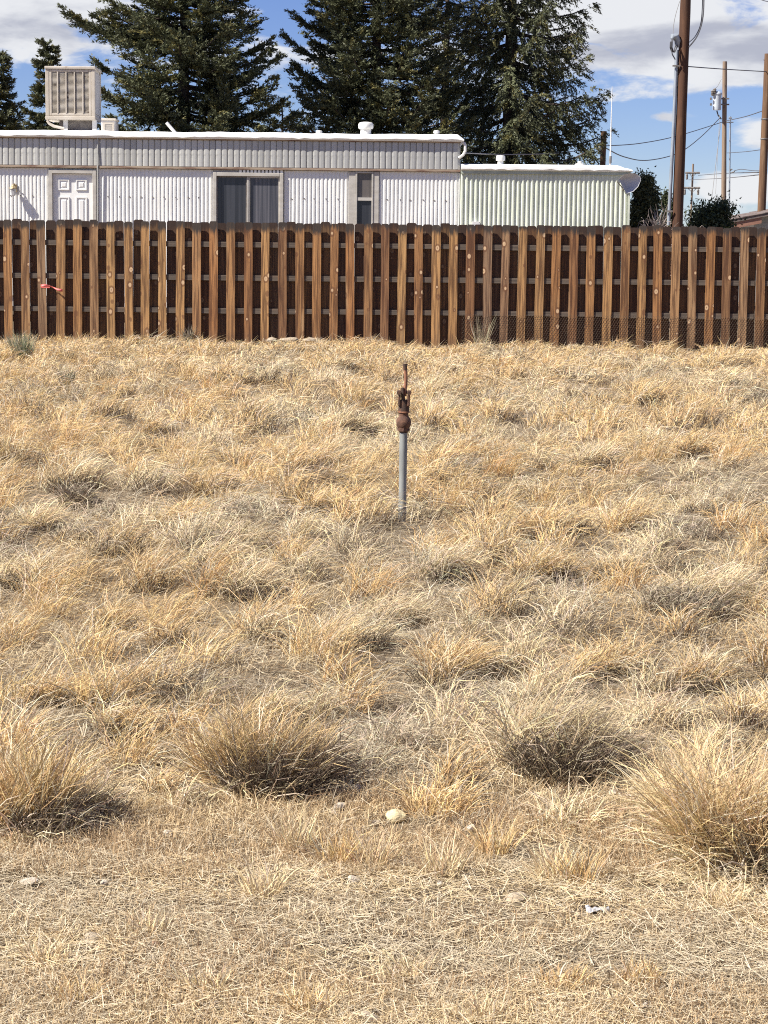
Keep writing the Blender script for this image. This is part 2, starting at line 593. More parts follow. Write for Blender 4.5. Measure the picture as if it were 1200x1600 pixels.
def soil():
    m = Mat('soil', (0.2, 0.15, 0.1), 0.95, 0, 0.2)
    v = m.tc()
    a = m.noise(m.mapped((9, 3, 1), v), 1, 8, 0.7)
    b = m.noise(m.mapped((150, 110, 1), v), 1, 6, 0.7)
    c = m.mix(m.range(a, 0.35, 0.65), (0.175, 0.132, 0.085), (0.30, 0.235, 0.155))
    c = m.mix(m.range(b, 0.5, 0.8, 0, 0.6), c, (0.36, 0.29, 0.20))
    c = m.mix(m.range(m.noise(m.mapped((130, 130, 1), v), 1, 5), 0.55, 0.75), c, (0.09, 0.065, 0.048))
    return m.color(c).bump(b, 0.8, 0.02).m


M['soil'] = soil()

# ------------------------------------------------------------------ ground
gx = np.concatenate([[-900, -300, -100, -50, -30, -20, -14], np.arange(-10, 10.01, 0.18), [14, 20, 30, 50, 100, 300, 900]])
gy = np.concatenate([[-300, -100, -30, -10, -2, 0, 2, 3], np.arange(3.6, 38.01, 0.18), [40, 44, 50, 60, 80, 120, 200, 400, 900, 1800]])
XX, YY = np.meshgrid(gx, gy)
ZZ = gz(XX, YY) * ((np.abs(XX) < 12) & (YY < 39))
nx, ny = len(gx), len(gy)
idx = np.arange(nx * ny).reshape(ny, nx)
quads = np.stack([idx[:-1, :-1], idx[:-1, 1:], idx[1:, 1:], idx[1:, :-1]], -1).reshape(-1, 4)


def fast_mesh(name, co, loops, starts, mat, col=None, smooth=False):
    me = bpy.data.meshes.new(name)
    me.vertices.add(len(co))
    me.vertices.foreach_set('co', np.ascontiguousarray(co, dtype=np.float32).ravel())
    me.loops.add(len(loops))
    me.loops.foreach_set('vertex_index', np.ascontiguousarray(loops, dtype=np.int32))
    me.polygons.add(len(starts))
    me.polygons.foreach_set('loop_start', np.ascontiguousarray(starts, dtype=np.int32))
    if smooth:
        me.polygons.foreach_set('use_smooth', np.ones(len(starts), dtype=bool))
    me.update(calc_edges=True)
    if col is not None:
        at = me.attributes.new('col', 'FLOAT_COLOR', 'POINT')
        c4 = np.ones((len(co), 4), dtype=np.float32)
        c4[:, :3] = col
        at.data.foreach_set('color', c4.ravel())
    me.materials.append(mat)
    return me


gme = fast_mesh('ground', np.stack([XX, YY, ZZ], -1).reshape(-1, 3), quads.ravel(), np.arange(len(quads)) * 4, M['soil'], smooth=True)
ground = link('ground', gme)
tag(ground, 'dry brown ground of the vacant lot under the straw', None, None, 'structure')


# ------------------------------------------------------------------ blades
def blade_arrays(root, az, ph0, ph1, L, w, col, rng, floor=True, segs=3, kink=0.36):
    """ribbons of one, two or three segments"""
    N = len(root)
    ca, sa = np.cos(az), np.sin(az)
    side = np.stack([-sa, ca, np.zeros(N)], -1)
    tw = rng.uniform(0, math.pi, N) if segs > 1 else rng.uniform(-0.5, 0.5, N)
    pts = [root]
    tans = []
    for k in range(segs):
        ph = ph0 + (ph1 - ph0) * ((k + 0.3) / (segs - 0.4) if segs > 1 else 0.5)
        azk = az if k == 0 else az + rng.normal(0, kink, N) * k
        t = np.stack([np.sin(ph) * np.cos(azk), np.sin(ph) * np.sin(azk), np.cos(ph)], -1)
        tans.append(t)
        pts.append(pts[-1] + t * (L / segs)[:, None])
    nv = 2 * segs + 1 if segs > 1 else 4
    co = np.empty((N, nv, 3))
    ww = {3: (0.5, 0.46, 0.32), 2: (0.5, 0.40), 1: (0.5,)}[segs]
    for k in range(segs):
        nrm = np.cross(tans[k], side)
        wd = side * np.cos(tw)[:, None] + nrm * np.sin(tw)[:, None]
        h = (w * ww[k])[:, None]
        co[:, 2 * k] = pts[k] - wd * h
        co[:, 2 * k + 1] = pts[k] + wd * h
    if segs > 1:
        co[:, -1] = pts[-1]
    else:
        co[:, 2] = pts[1] + wd * h * 0.6
        co[:, 3] = pts[1] - wd * h * 0.6
    if floor:
        g = gz(co[:, :, 0], co[:, :, 1]) + rng.uniform(0.003, 0.03, (N, 1))
        z = co[:, :, 2]
        co[:, 2:, 2] = np.maximum(z, g)[:, 2:]
    cc = np.repeat(col[:, None, :], nv, 1)
    return co.reshape(-1, 3), cc.reshape(-1, 3), segs


PATTERN = {3: (7, (0, 1, 3, 2, 2, 3, 5, 4, 4, 5, 6), (0, 4, 8)), 2: (5, (0, 1, 3, 2, 2, 3, 4), (0, 4)), 1: (4, (0, 1, 2, 3), (0,))}


def blade_mesh(name, parts, mat):
    CO, CC, LO, ST = [], [], [], []
    nv0 = nl0 = 0
    for segs in (3, 2, 1):
        ps = [p for p in parts if p[2] == segs and len(p[0])]
        if not ps:
            continue
        co = np.concatenate([p[0] for p in ps])
        nv, lo, st = PATTERN[segs]
        N = len(co) // nv
        CO.append(co)
        CC.append(np.concatenate([p[1] for p in ps]))
        LO.append(((np.arange(N) * nv)[:, None] + np.array(lo)[None]).ravel() + nv0)
        ST.append(((np.arange(N) * len(lo))[:, None] + np.array(st)[None]).ravel() + nl0)
        nv0 += len(co)
        nl0 += N * len(lo)
    return fast_mesh(name, np.concatenate(CO), np.concatenate(LO), np.concatenate(ST), mat, np.clip(np.concatenate(CC), 0.01, 0.95))


GOLD = np.array([0.685, 0.49, 0.24])
STRAW = np.array([0.74, 0.59, 0.355])
GREY = np.array([0.455, 0.39, 0.285])
PALE = np.array([0.72, 0.62, 0.45])
BROWN = np.array([0.30, 0.205, 0.115])
HOLLOW_SHADE = np.array([0.135, 0.098, 0.066])  # dark blade colour standing in for shade in the grass hollows
ORANGE = np.array([0.58, 0.385, 0.17])


def blade_colors(base, N, rng, spread=0.16, grey=0.2, pale=0.15):
    c = np.repeat(base[None], N, 0)
    u = rng.random(N)
    c[u < grey] = GREY
    c[u > 1 - pale] = PALE
    c *= rng.normal(1, spread, N).clip(0.45, 1.5)[:, None]
    c *= rng.normal(1, 0.04, (N, 3))
    return c


def tuft(cx, cy, rad, N, L, w, base, rng, lean=0.5, wind=0.0, up=(5, 30), bend=(30, 80), grey=0.2, pale=0.15, spread=0.8, chaos=0.5, ped=0.0, segs=3, kink=0.36):
    r = rad * np.sqrt(rng.random(N))
    th = rng.uniform(0, 2 * math.pi, N)
    x, y = cx + r * np.cos(th), cy + r * np.sin(th)
    vx = spread * (r / rad) * np.cos(th) + lean * math.cos(wind) + rng.normal(0, chaos, N)
    vy = spread * (r / rad) * np.sin(th) + lean * math.sin(wind) + rng.normal(0, chaos, N)
    az = np.arctan2(vy, vx)
    ph0 = np.radians(rng.uniform(up[0], up[1], N)) * (0.4 + 0.8 * r / rad)
    ph1 = ph0 + np.radians(rng.uniform(bend[0], bend[1], N))
    Ls = L * rng.uniform(0.38, 1.18, N)
    ws = w * rng.uniform(0.6, 1.3, N)
    return blade_arrays(np.stack([x, y, gz(x, y) - 0.005 + ped * (1 - (r / rad) ** 2)], -1), az, ph0, ph1, Ls, ws, blade_colors(base, N, rng, 0.17, grey, pale), rng, segs=segs, kink=kink)


def half_width(y):
    return 600 / FPX * y * 1.04 + 0.5 + 0.02 * y


CLEAR = []      # (x, y, radius) kept free of standing grass


def keep(x, y):
    ok = np.ones(len(x), bool)
    for cx, cy, r in CLEAR:
        ok &= (x - cx) ** 2 + (y - cy) ** 2 > r * r
    return ok


def scatter(y0, y1, dens, rng):
    """uniform points over the seen strip between two distances"""
    W = half_width(y1) + 1.7
    n = int(dens * 2 * W * (y1 - y0))
    x, y = rng.uniform(-W, W, n), rng.uniform(y0, y1, n)
    over = np.abs(x) - half_width(y)                     # thinner cover a step beyond the picture's edges
    ok = (rng.random(n) < np.where(over < 0, 1.0, np.where(y < 12, 0.26, 0.36))) & (over < np.clip(2.3 - y * 0.06, 0.5, 1.7)) & keep(x, y)
    return x[ok], y[ok]

# ================================================================== FENCE
FY = 36.0
fence = thing('wooden_fence', (0, FY, 0), 'shadowbox fence of orange brown dog-eared pickets weathered black along the top', 'fence')
PITCH_F = 0.2797
PW, PT = 0.139, 0.017


def picket_mesh(h, w, cut, seed, mat):
    rg = random.Random(seed)
    hw = w / 2
    zs = [0.0, h * 0.33, h * 0.66]
    bow = [rg.uniform(-0.004, 0.004) for _ in range(3)]
    left = [(-hw + b, z) for b, z in zip(bow, zs)]
    right = [(hw + b * 0.7, z) for b, z in zip(bow, zs)]
    c1, c2 = cut * rg.uniform(0.7, 1.2), cut * rg.uniform(0.7, 1.2)
    poly = left + [(-hw, h - c1), (-hw + c1 * 0.9, h), (hw - c2 * 0.9, h), (hw, h - c2)] + right[::-1]
    mb = MB()
    mb.prism(poly, -PT / 2, PT / 2)
    return mb.mesh('picket', mat, (0, 0, 0))


pmeshes = [[picket_mesh(1.99, wd_ * s, 0.030, i, mt) for i, s in enumerate((1.0, 0.97, 1.03, 1.0, 0.95, 1.05, 0.99, 1.01))] for mt, wd_ in ((M['fence_wood'], PW), (M['fence_wood_shaded'], 0.166))]
x_start = P(40, 440, FY).x - PITCH_F * 9
RAIL_T = 0.046
rgf = random.Random(3)
for i in range(64):
    xf = x_start + i * PITCH_F
    for back in (0, 1):
        x = xf + (PITCH_F / 2 if back else 0) + rgf.gauss(0, 0.006)
        y = FY + (RAIL_T + PT + 0.004 if back else 0)
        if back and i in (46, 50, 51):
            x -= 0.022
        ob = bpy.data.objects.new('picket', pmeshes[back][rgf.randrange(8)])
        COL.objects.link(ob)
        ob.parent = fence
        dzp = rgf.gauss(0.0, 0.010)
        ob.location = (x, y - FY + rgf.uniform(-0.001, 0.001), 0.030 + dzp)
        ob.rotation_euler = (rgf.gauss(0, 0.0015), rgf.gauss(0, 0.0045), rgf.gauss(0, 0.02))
for zr in (1.655, 1.115, 0.575):
    for k in range(8):
        xa = x_start - 0.2 + k * 2.44
        mb = MB().box(xa, xa + 2.435, FY + PT / 2 + 0.002, FY + PT / 2 + 0.002 + RAIL_T - 0.004, zr - 0.042 + rgf.gauss(0, 0.004), zr + 0.042)
        mb.build('rail', M['rail_wood'], fence, origin=(xa, FY, zr))
# chicken wire stapled along the foot of the right half
mb = MB()
xw0, xw1 = P(722, 500, FY).x, x_start + 63 * PITCH_F
cell, wr = 0.042, 0.0012
yw = FY - PT / 2 - 0.012
nxc, nzc = int((xw1 - xw0) / cell), 15
for j in range(nzc):
    for i in range(nxc):
        x = xw0 + (i + 0.5 * (j % 2)) * cell
        z = 0.02 + j * cell * 0.86
        sg = 0.006 * math.sin(i * 0.35) * (j / nzc)

        def seg(x1, z1, x2, z2):
            L = math.hypot(x2 - x1, z2 - z1)
            ux, uz = -(z2 - z1) / L * wr, (x2 - x1) / L * wr
            yy = yw - sg
            mb.add([(x1 - ux, yy, z1 - uz), (x1 + ux, yy, z1 + uz), (x2 + ux, yy, z2 + uz), (x2 - ux, yy, z2 - uz),
                    (x1, yy - 2 * wr, z1), (x2, yy - 2 * wr, z2)], [(0, 3, 5, 4), (1, 4, 5, 2), (0, 1, 2, 3)])
        seg(x, z, x, z + cell * 0.42)
        seg(x, z + cell * 0.42, x + cell / 2, z + cell * 0.86)
        seg(x, z + cell * 0.42, x - cell / 2, z + cell * 0.86)
cw = mb.build('chicken_wire', M['wire_rusty'])
tag(cw, 'rusty chicken wire netting along the foot of the fence', 'wire netting')
# pink tape
mb = MB()
ra, rb_ = P(64, 447, FY - 0.05), P(98, 451, FY - 0.05)
top, bot = [], []
for k in range(15):
    t = k / 14
    p = ra.lerp(rb_, t) + Vector((0, -0.02 * math.sin(t * 9) - 0.01, 0.022 * math.sin(t * 5.2) - 0.008 * t))
    hh = 0.016 + 0.006 * math.sin(t * 7 + 1)
    top.append(p + Vector((0, 0.008 * math.sin(t * 11), hh)))
    bot.append(p - Vector((0, 0.008 * math.sin(t * 11), hh)))
n = len(top)
mb.add(top + bot, [(k, k + 1, n + k + 1, n + k) for k in range(n - 1)])
mb.box(ra.x - 0.004, ra.x + 0.15 * 0.93, FY - PT / 2 - 0.006, FY - PT / 2 - 0.003, ra.z - 0.03, ra.z + 0.018)
rbn = mb.build('plastic_ribbon', M['ribbon_pink'], smooth=True)
sol = rbn.modifiers.new('thick', 'SOLIDIFY')
sol.thickness = 0.002
tag(rbn, 'short pink plastic tape tied to a fence picket, fluttering to the right', 'ribbon')

# ================================================================== WHITE MOBILE HOME
HY = 46.0


def hx(px, Y=HY):
    return P(px, 290 , Y).x


def hz(px, py, Y=HY):
    return P(px, py, Y).z


X0, X1 = hx(-130), hx(718.5)
Z_ROOF, Z_RIM, Z_FB, Z_WT = hz(360, 205.5), hz(360, 217.5), hz(360, 262.5), hz(360, 266)
ZB = 0.55
HD = 4.2
home = thing('mobile_home', ((X0 + X1) / 2, HY, 0.3), 'long white mobile home with grey metal band under a white roof', 'mobile home')
MB().box(X0 + 0.03, X1 - 0.03, HY + 0.06, HY + HD, 0.3, Z_RIM - 0.02).build('shell', M['siding_white'], home)


def corrugated(x0, x1, z0, z1, y, pitch, depth, flat=0.5):
    """a ribbed sheet facing the viewer, with a flat back"""
    mb = MB()
    prof = []
    n = max(1, round((x1 - x0) / pitch))
    p = (x1 - x0) / n
    for i in range(n):
        a = x0 + i * p
        prof += [(a, 0), (a + p * 0.18, -depth), (a + p * (0.18 + flat * 0.8), -depth), (a + p * (0.36 + flat * 0.8), 0)]
    prof.append((x1, 0))
    k = len(prof)
    vs = [(px_, y + d, z0) for px_, d in prof] + [(px_, y + d, z1) for px_, d in prof]
    vs += [(x0, y + 0.02, z0), (x1, y + 0.02, z0), (x0, y + 0.02, z1), (x1, y + 0.02, z1)]
    fs = [(i, i + 1, k + i + 1, k + i) for i in range(k - 1)]
    fs += [(2 * k, 2 * k + 2, 2 * k + 3, 2 * k + 1), (0, k, 2 * k + 2, 2 * k), (k - 1, 2 * k + 1, 2 * k + 3, 2 * k - 1)]
    fs += [tuple(range(k)) + (2 * k + 1, 2 * k), tuple(range(2 * k - 1, k - 1, -1)) + (2 * k + 2, 2 * k + 3)]
    return mb.add(vs, fs)


for a, b in ((-130, 76.5), (153.5, 332.5), (443.5, 545), (592.5, 716.5)):
    corrugated(hx(a), hx(b), ZB, Z_WT + 0.005, HY + 0.02, 0.082, 0.014).build('siding', M['siding_white'], home)
mb = MB()
for a, b in ((6, 70), (158, 328), (447, 542), (597, 712)):
    for zz in (hz(360, 309), hz(360, 309) - 0.9):
        for k_ in range(int((b - a) / 18)):
            x = hx(a + 9 + k_ * 18 + rgf.uniform(-1.5, 1.5))
            mb.box(x - 0.010, x + 0.010, HY - 0.004, HY + 0.012, zz - 0.010, zz + 0.010)
tag(mb.build('screws', M['dark_metal'], home), kind='stuff')
MB().box(hx(716.6), X1, HY - 0.004, HY + 0.05, ZB, Z_WT).build('corner_trim', M['siding_white'], home)
# grey band of upright metal panels
fw = 9.29 / 3422 * HY
nf = int((X1 - X0 - 0.06) / fw)
fw = (X1 - X0 - 0.06) / nf
hw, hh = fw / 2 - 0.003, (Z_RIM - Z_FB) / 2 - 0.025
mb = MB()
prof = [(-hw, 0.028), (-hw, 0.004), (-hw * 0.82, -0.008), (-hw * 0.4, -0.012), (hw * 0.4, -0.012), (hw * 0.82, -0.008), (hw, 0.004), (hw, 0.028)]
k = len(prof)
vs = [(x, y, -hh) for x, y in prof] + [(x, y, hh - (0.02 if abs(x) > hw * 0.9 else 0)) for x, y in prof]
mb.add(vs, [(i, i + 1, k + i + 1, k + i) for i in range(k - 1)] + [tuple(range(k)), tuple(range(2 * k - 1, k - 1, -1)), (k - 1, 0, k, 2 * k - 1)])
pm = mb.mesh('band_panel', M['aluminium'])
for i in range(nf):
    ob = bpy.data.objects.new('band_panel', pm)
    COL.objects.link(ob)
    ob.parent = home
    ob.location = Vector((X0 + 0.03 + (i + 0.5) * fw, HY - 0.02 + rgf.uniform(0, 0.004), (Z_RIM + Z_FB) / 2 - 0.003)) - WLOC[home.name]
    ob.rotation_euler = (0, 0, rgf.gauss(0, 0.012))
MB().box(X0, X1, HY + 0.006, HY + 0.06, Z_FB - 0.02, Z_RIM).build('band_backing', M['aluminium'], home)
MB().box(X0, X1 + 0.01, HY - 0.055, HY + 0.02, Z_FB - 0.035, Z_FB + 0.012).build('band_trim', M['trim_rust'], home, bevel=0.006)
MB().box(X0, X1 + 0.01, HY - 0.05, HY + 0.02, Z_RIM - 0.03, Z_RIM - 0.004).build('eave_trim', M['trim_rust'], home)
# roof, with a soft uneven coated edge
mb = MB()
ns = 90
xs = [X0 - 0.05 + (X1 + 0.12 - X0) * i / ns for i in range(ns + 1)]
prof = [(-0.09, 0.0), (-0.12, 0.035), (-0.11, 0.095), (-0.05, 0.135), (0.25, 0.155), (HD / 2, 0.24), (HD + 0.1, 0.15), (HD + 0.1, 0.0)]
hR = Z_ROOF - Z_RIM
k = len(prof)
vs = []
for i, x in enumerate(xs):
    j = 0.006 * math.sin(x * 1.7) + 0.004 * math.sin(x * 5.1 + 1) + rgf.gauss(0, 0.002)
    e = min(1.0, (xs[-1] - x) / 0.12 + 0.35) if x > xs[-1] - 0.1 else 1.0
    for q, (yy, z_) in enumerate(prof):
        vs.append((x, HY + yy, Z_RIM - 0.004 + z_ * hR / 0.155 * e + (j if 0 < q < 6 else 0) + (rgf.gauss(0, 0.006) if q in (1, 2) else 0)))
fs = []
for i in range(ns):
    for q in range(k):
        fs.append((i * k + q, i * k + (q + 1) % k, (i + 1) * k + (q + 1) % k, (i + 1) * k + q))
fs += [tuple(range(k)), tuple(ns * k + q for q in range(k - 1, -1, -1))]
mb.add(vs, fs).build('roof', M['roof_white'], home, smooth=True)


def vent(px, pyb, Y, prof_px, parent, s=None):
    c = P(px, pyb, Y)
    f = Y / FPX
    return MB().lathe(c - Vector((0, 0, 0.08)), [(prof_px[0][0] * f, 0)] + [(r * f, 0.08 + z * f) for r, z in prof_px], 18).build('roof_vent', M['pipe_white'], parent, smooth=True)


vent(571.5, 211, HY + 1.0, [(8.2, 0), (8.2, 9), (10.5, 9.2), (11.6, 11), (11.6, 16.5), (9.5, 19), (4, 20)], home)
vent(498.5, 210, HY + 1.2, [(3.2, 0), (3.2, 2), (5.0, 2.3), (4.6, 5.5), (1.5, 6.3)], home)
vent(682, 210.5, HY + 1.0, [(3.2, 0), (3.2, 2), (4.8, 2.3), (4.4, 6), (1.5, 6.8)], home)
MB().tube([P(276, 210, HY + 1.4), P(260, 191.5, HY + 1.4)], 0.035, 8).build('leaning_vent_pipe', M['pipe_white'], home, smooth=True)
MB().tube([P(717, 247, HY - 0.02), P(724, 242, HY - 0.05), P(727, 236, HY - 0.05), P(727, 227, HY - 0.05), P(725.5, 224, HY - 0.05), P(721, 223, HY - 0.03)], 0.032, 8).build('service_elbow', M['pipe_white'], home, smooth=True)
# seam pipe right of the door
MB().tube([P(152.5, 214, HY - 0.04), P(152.5, 262, HY - 0.06), P(152.5, 420, HY - 0.04)], 0.014, 6).build('seam_pipe', M['aluminium'], home)
# door
dx0, dx1 = hx(76.5), hx(150.5)
dzt = hz(113, 265.5)
door = MB()
ft = 0.075
door.box(dx0, dx0 + ft, HY - 0.035, HY + 0.05, 0.9, dzt)
door.box(dx1 - ft, dx1, HY - 0.035, HY + 0.05, 0.9, dzt)
door.box(dx0 + ft, dx1 - ft, HY - 0.035, HY + 0.05, dzt - ft, dzt)
dfr = door.build('door_frame', M['trim_beige'], home, bevel=0.006)
lx0, lx1, lz1 = dx0 + ft + 0.004, dx1 - ft - 0.004, dzt - ft - 0.004
LW = lx1 - lx0
lh = 2.0
leaf = MB().box(lx0, lx1, HY + 0.034, HY + 0.06, lz1 - lh, lz1)
dl = leaf.build('door', M['door_white'], home)
for cx_ in (0.275, 0.715):
    for z0_, z1_ in ((0.115, 0.335), (0.475, 1.02), (1.16, 1.8)):
        w_ = LW * 0.135
        xa, xb = lx0 + LW * cx_ - w_, lx0 + LW * cx_ + w_
        za, zb = lz1 - z1_, lz1 - z0_
        mb = MB()
        # sunk moulding with a raised field
        rects = [(0, 0.0335), (0.0, 0.014), (0.022, 0.014), (0.03, 0.030), (0.052, 0.030), (0.075, 0.016)]
        vs = []
        for d_, y_ in rects:
            vs += [(xa + d_, HY + y_, za + d_), (xb - d_, HY + y_, za + d_), (xb - d_, HY + y_, zb - d_), (xa + d_, HY + y_, zb - d_)]
        fs = []
        for q in range(len(rects) - 1):
            for e in range(4):
                fs.append((q * 4 + e, q * 4 + (e + 1) % 4, q * 4 + 4 + (e + 1) % 4, q * 4 + 4 + e))
        q = (len(rects) - 1) * 4
        fs.append((q, q + 1, q + 2, q + 3))
        mb.add(vs, fs).build('door_panel', M['door_white'], dl)
# wide sliding window
wx0, wx1 = hx(333), hx(443)
wzt, wzb = hz(388, 270), hz(388, 268) - 1.25


def frame_ring(x0, x1, z0, z1, t, y0, y1):
    mb = MB()
    mb.box(x0, x0 + t, y0, y1, z0, z1)
    mb.box(x1 - t, x1, y0, y1, z0, z1)
    mb.box(x0 + t, x1 - t, y0, y1, z1 - t, z1)
    mb.box(x0 + t, x1 - t, y0, y1, z0, z0 + t)
    return mb


win = frame_ring(wx0, wx1, wzb, wzt, 0.075, HY - 0.05, HY + 0.05).build('sliding_window', M['trim_beige'], home, bevel=0.008)
mx = hx(386)
frame_ring(wx0 + 0.078, mx - 0.002, wzb + 0.078, wzt - 0.078, 0.022, HY + 0.0, HY + 0.04).build('sash', M['dark_metal'], win)
frame_ring(mx + 0.035, wx1 - 0.078, wzb + 0.078, wzt - 0.078, 0.028, HY - 0.01, HY + 0.04).build('sash', M['trim_beige'], win)
MB().box(mx, mx + 0.033, HY - 0.02, HY + 0.045, wzb + 0.078, wzt - 0.078).build('meeting_rail', M['trim_beige'], win)
MB().box(wx0 + 0.1, mx - 0.024, HY + 0.02, HY + 0.026, wzb + 0.1, wzt - 0.1).build('pane', M['pane_dark'], win)
MB().box(mx + 0.063, wx1 - 0.106, HY + 0.02, HY + 0.026, wzb + 0.106, wzt - 0.106).build('pane', M['pane_curtain'], win)
# scalloped strip above the window
mb = MB()
sx0, sx1 = hx(374), hx(444)
nsc = 12
for i in range(nsc):
    a = sx0 + (sx1 - sx0) * i / nsc
    b = a + (sx1 - sx0) / nsc * 0.62
    mb.box(a, b, HY - 0.03, HY + 0.04, wzt + 0.004, wzt + 0.058)
mb.build('scalloped_trim', M['siding_white'], home)
MB().box(wx0, wx1, HY + 0.012, HY + 0.05, wzt + 0.003, Z_WT).build('head_flashing', M['trim_beige'], home)
# narrow window with wide beige boards
nx0, nx1 = hx(545.2), hx(592.2)
nzb = wzb
MB().box(nx0, hx(555.5), HY - 0.018, HY + 0.05, ZB, Z_WT).build('window_board', M['trim_beige'], home, bevel=0.005)
MB().box(hx(583.5), nx1, HY - 0.018, HY + 0.05, ZB, Z_WT).build('window_board', M['trim_beige'], home, bevel=0.005)
nw = frame_ring(hx(555.6), hx(583.4), nzb, hz(569, 268), 0.035, HY - 0.03, HY + 0.05).build('narrow_window', M['trim_beige'], home, bevel=0.004)
MB().box(hx(558.5), hx(580.8), HY - 0.02, HY + 0.04, hz(569, 313.5), hz(569, 308.5)).build('meeting_rail', M['trim_beige'], nw)
MB().box(hx(558.3), hx(580.8), HY + 0.015, HY + 0.022, hz(569, 308.3), hz(569, 270)).build('pane', M['pane_screen'], nw)
MB().box(hx(558.3), hx(580.8), HY + 0.015, HY + 0.022, nzb + 0.036, hz(569, 313.7)).build('pane', M['pane_dark'], nw)
# porch lamp
lc = P(20.5, 297, HY - 0.13)
lamp = MB().tube([lc + Vector((0.02, 0.14, 0.05)), lc + Vector((0.02, 0.05, 0.13)), lc + Vector((0.0, -0.0, 0.09))], 0.014, 8)
lamp.box(lc.x - 0.04, lc.x + 0.06, lc.y + 0.115, lc.y + 0.14, lc.z - 0.03, lc.z + 0.12)
lamp = lamp.build('wall_lamp', M['lamp_brass'], home, smooth=True)
MB().lathe(lc + Vector((0, 0, 0.03)), [(0.085, 0), (0.075, 0.02), (0.03, 0.06), (0.008, 0.085)], 8).build('lamp_cap', M['lamp_brass'], lamp)
MB().lathe(lc + Vector((0, 0, -0.12)), [(0.035, 0), (0.045, 0.01), (0.07, 0.148)], 6).build('lamp_glass', M['dish_grey'], lamp)

# ================================================================== GREEN ANNEX
AY = 45.93
ann_x0, ann_x1 = hx(719.5), P(983, 300, AY).x
AZ = P(850, 271, AY).z
annex = thing('green_trailer', ((ann_x0 + ann_x1) / 2, AY, 0.3), 'pale green ribbed metal trailer joined to the right end of the white one', 'trailer')
MB().box(ann_x0, ann_x1 - 0.02, AY + 0.05, AY + 3.4, 0.3, AZ).build('shell', M['trim_green'], annex)
sw = (ann_x1 - ann_x0) / 3
for i in range(3):
    corrugated(ann_x0 + i * sw + 0.002, ann_x0 + (i + 1) * sw - 0.002, 0.5, AZ - 0.02, AY + 0.02 + 0.003 * (i % 2), 0.0985, 0.022, 0.35).build('siding', M['siding_green'], annex)
MB().box(ann_x0, ann_x1 + 0.02, AY - 0.03, AY + 0.04, AZ - 0.02, AZ + 0.045).build('eave_trim', M['trim_green'], annex)
mb = MB()
xs = [ann_x0 + 0.005 + (ann_x1 + 0.05 - ann_x0) * i / 40 for i in range(41)]
prof = [(-0.05, 0.0), (-0.08, 0.03), (-0.075, 0.08), (-0.02, 0.12), (0.4, 0.15), (1.7, 0.19), (3.45, 0.14), (3.45, 0.0)]
k = len(prof)
vs = []
for i, x in enumerate(xs):
    d_end = (xs[-1] - x)
    e = 1.0 if d_end > 0.25 else 0.35 + 0.65 * d_end / 0.25
    for q, (yy, z_) in enumerate(prof):
        vs.append((x, AY + yy, AZ + 0.046 + z_ * e + (rgf.gauss(0, 0.008) if q in (1, 2, 3) else 0)))
fs = []
for i in range(40):
    for q in range(k):
        fs.append((i * k + q, i * k + (q + 1) % k, (i + 1) * k + (q + 1) % k, (i + 1) * k + q))
fs += [tuple(range(k)), tuple(40 * k + q for q in range(k - 1, -1, -1))]
mb.add(vs, fs).build('roof', M['roof_white'], annex, smooth=True)
vent(782, 258, AY + 1.0, [(4.5, 0), (4.5, 5), (4, 6.5), (7, 7), (7, 13), (6.2, 14.5), (2, 15)], annex)
vent(906, 259, AY + 1.3, [(9, 0), (7, 3), (2.8, 3.5), (3.5, 4), (3.3, 6.5), (1, 7)], annex)
vl = P(743.5, 350, AY - 0.04)
mb = MB()
for i in range(5):
    mb.box(vl.x - 0.085 + 0.012 * (i == 4), vl.x + 0.085 - 0.012 * (i == 4), AY - 0.07, AY - 0.003, vl.z - 0.12 + i * 0.036, vl.z - 0.092 + i * 0.036)
mb.box(vl.x - 0.075, vl.x + 0.075, AY - 0.045, AY - 0.002, vl.z - 0.12, vl.z + 0.05)
mb.build('louvred_vent', M['roof_white'], annex)
MB().box(ann_x1 - 0.018, ann_x1 + 0.02, AY - 0.012, AY + 0.06, 0.4, AZ - 0.022).build('corner_trim', M['siding_green'], annex)

# satellite dish
dc = P(983, 287, AY - 0.45)
out = [(965, 280), (974, 273), (984, 270.5), (994, 271.5), (1001, 276), (1001.5, 282), (997, 292), (989, 299.5), (978, 302.5), (971, 291)]
dish = thing('satellite_dish', dc, 'grey satellite dish on the corner of the green trailer', 'satellite dish')
mb = MB()
rim = [P(a, b, AY - 0.45) for a, b in out]
n = len(rim)
c0 = sum(rim, Vector()) / n
vs = [p + Vector((0, 0.10 * (p.x - c0.x) / 0.25 - 0.06, 0)) for p in rim]
vs += [c0 + (p - c0) * 0.55 + Vector((0, 0.03, 0)) for p in rim] + [c0 + Vector((0, 0.055, 0))]
fs = [(i, (i + 1) % n, n + (i + 1) % n, n + i) for i in range(n)] + [(n + i, n + (i + 1) % n, 2 * n) for i in range(n)]
b_ = len(vs)
vs2 = [(v[0], v[1] + 0.02, v[2]) for v in vs]
fs2 = [tuple(b_ + i for i in f[::-1]) for f in fs] + [(i, b_ + i, b_ + (i + 1) % n, (i + 1) % n) for i in range(n)]
mb.add(list(vs) + vs2, fs + fs2).build('reflector', M['dish_grey'], dish, smooth=True)
MB().tube([c0 + Vector((0, 0.07, 0)), Vector((c0.x - 0.06, AY - 0.12, c0.z - 0.05)), Vector((c0.x - 0.10, AY - 0.01, c0.z - 0.16))], 0.022, 8).build('mounting_arm', M['dark_metal'], dish)
MB().tube([c0 + Vector((-0.16, 0.05, -0.13)), c0 + Vector((-0.30, -0.16, -0.0))], 0.012, 6).build('feed_arm', M['dark_metal'], dish)

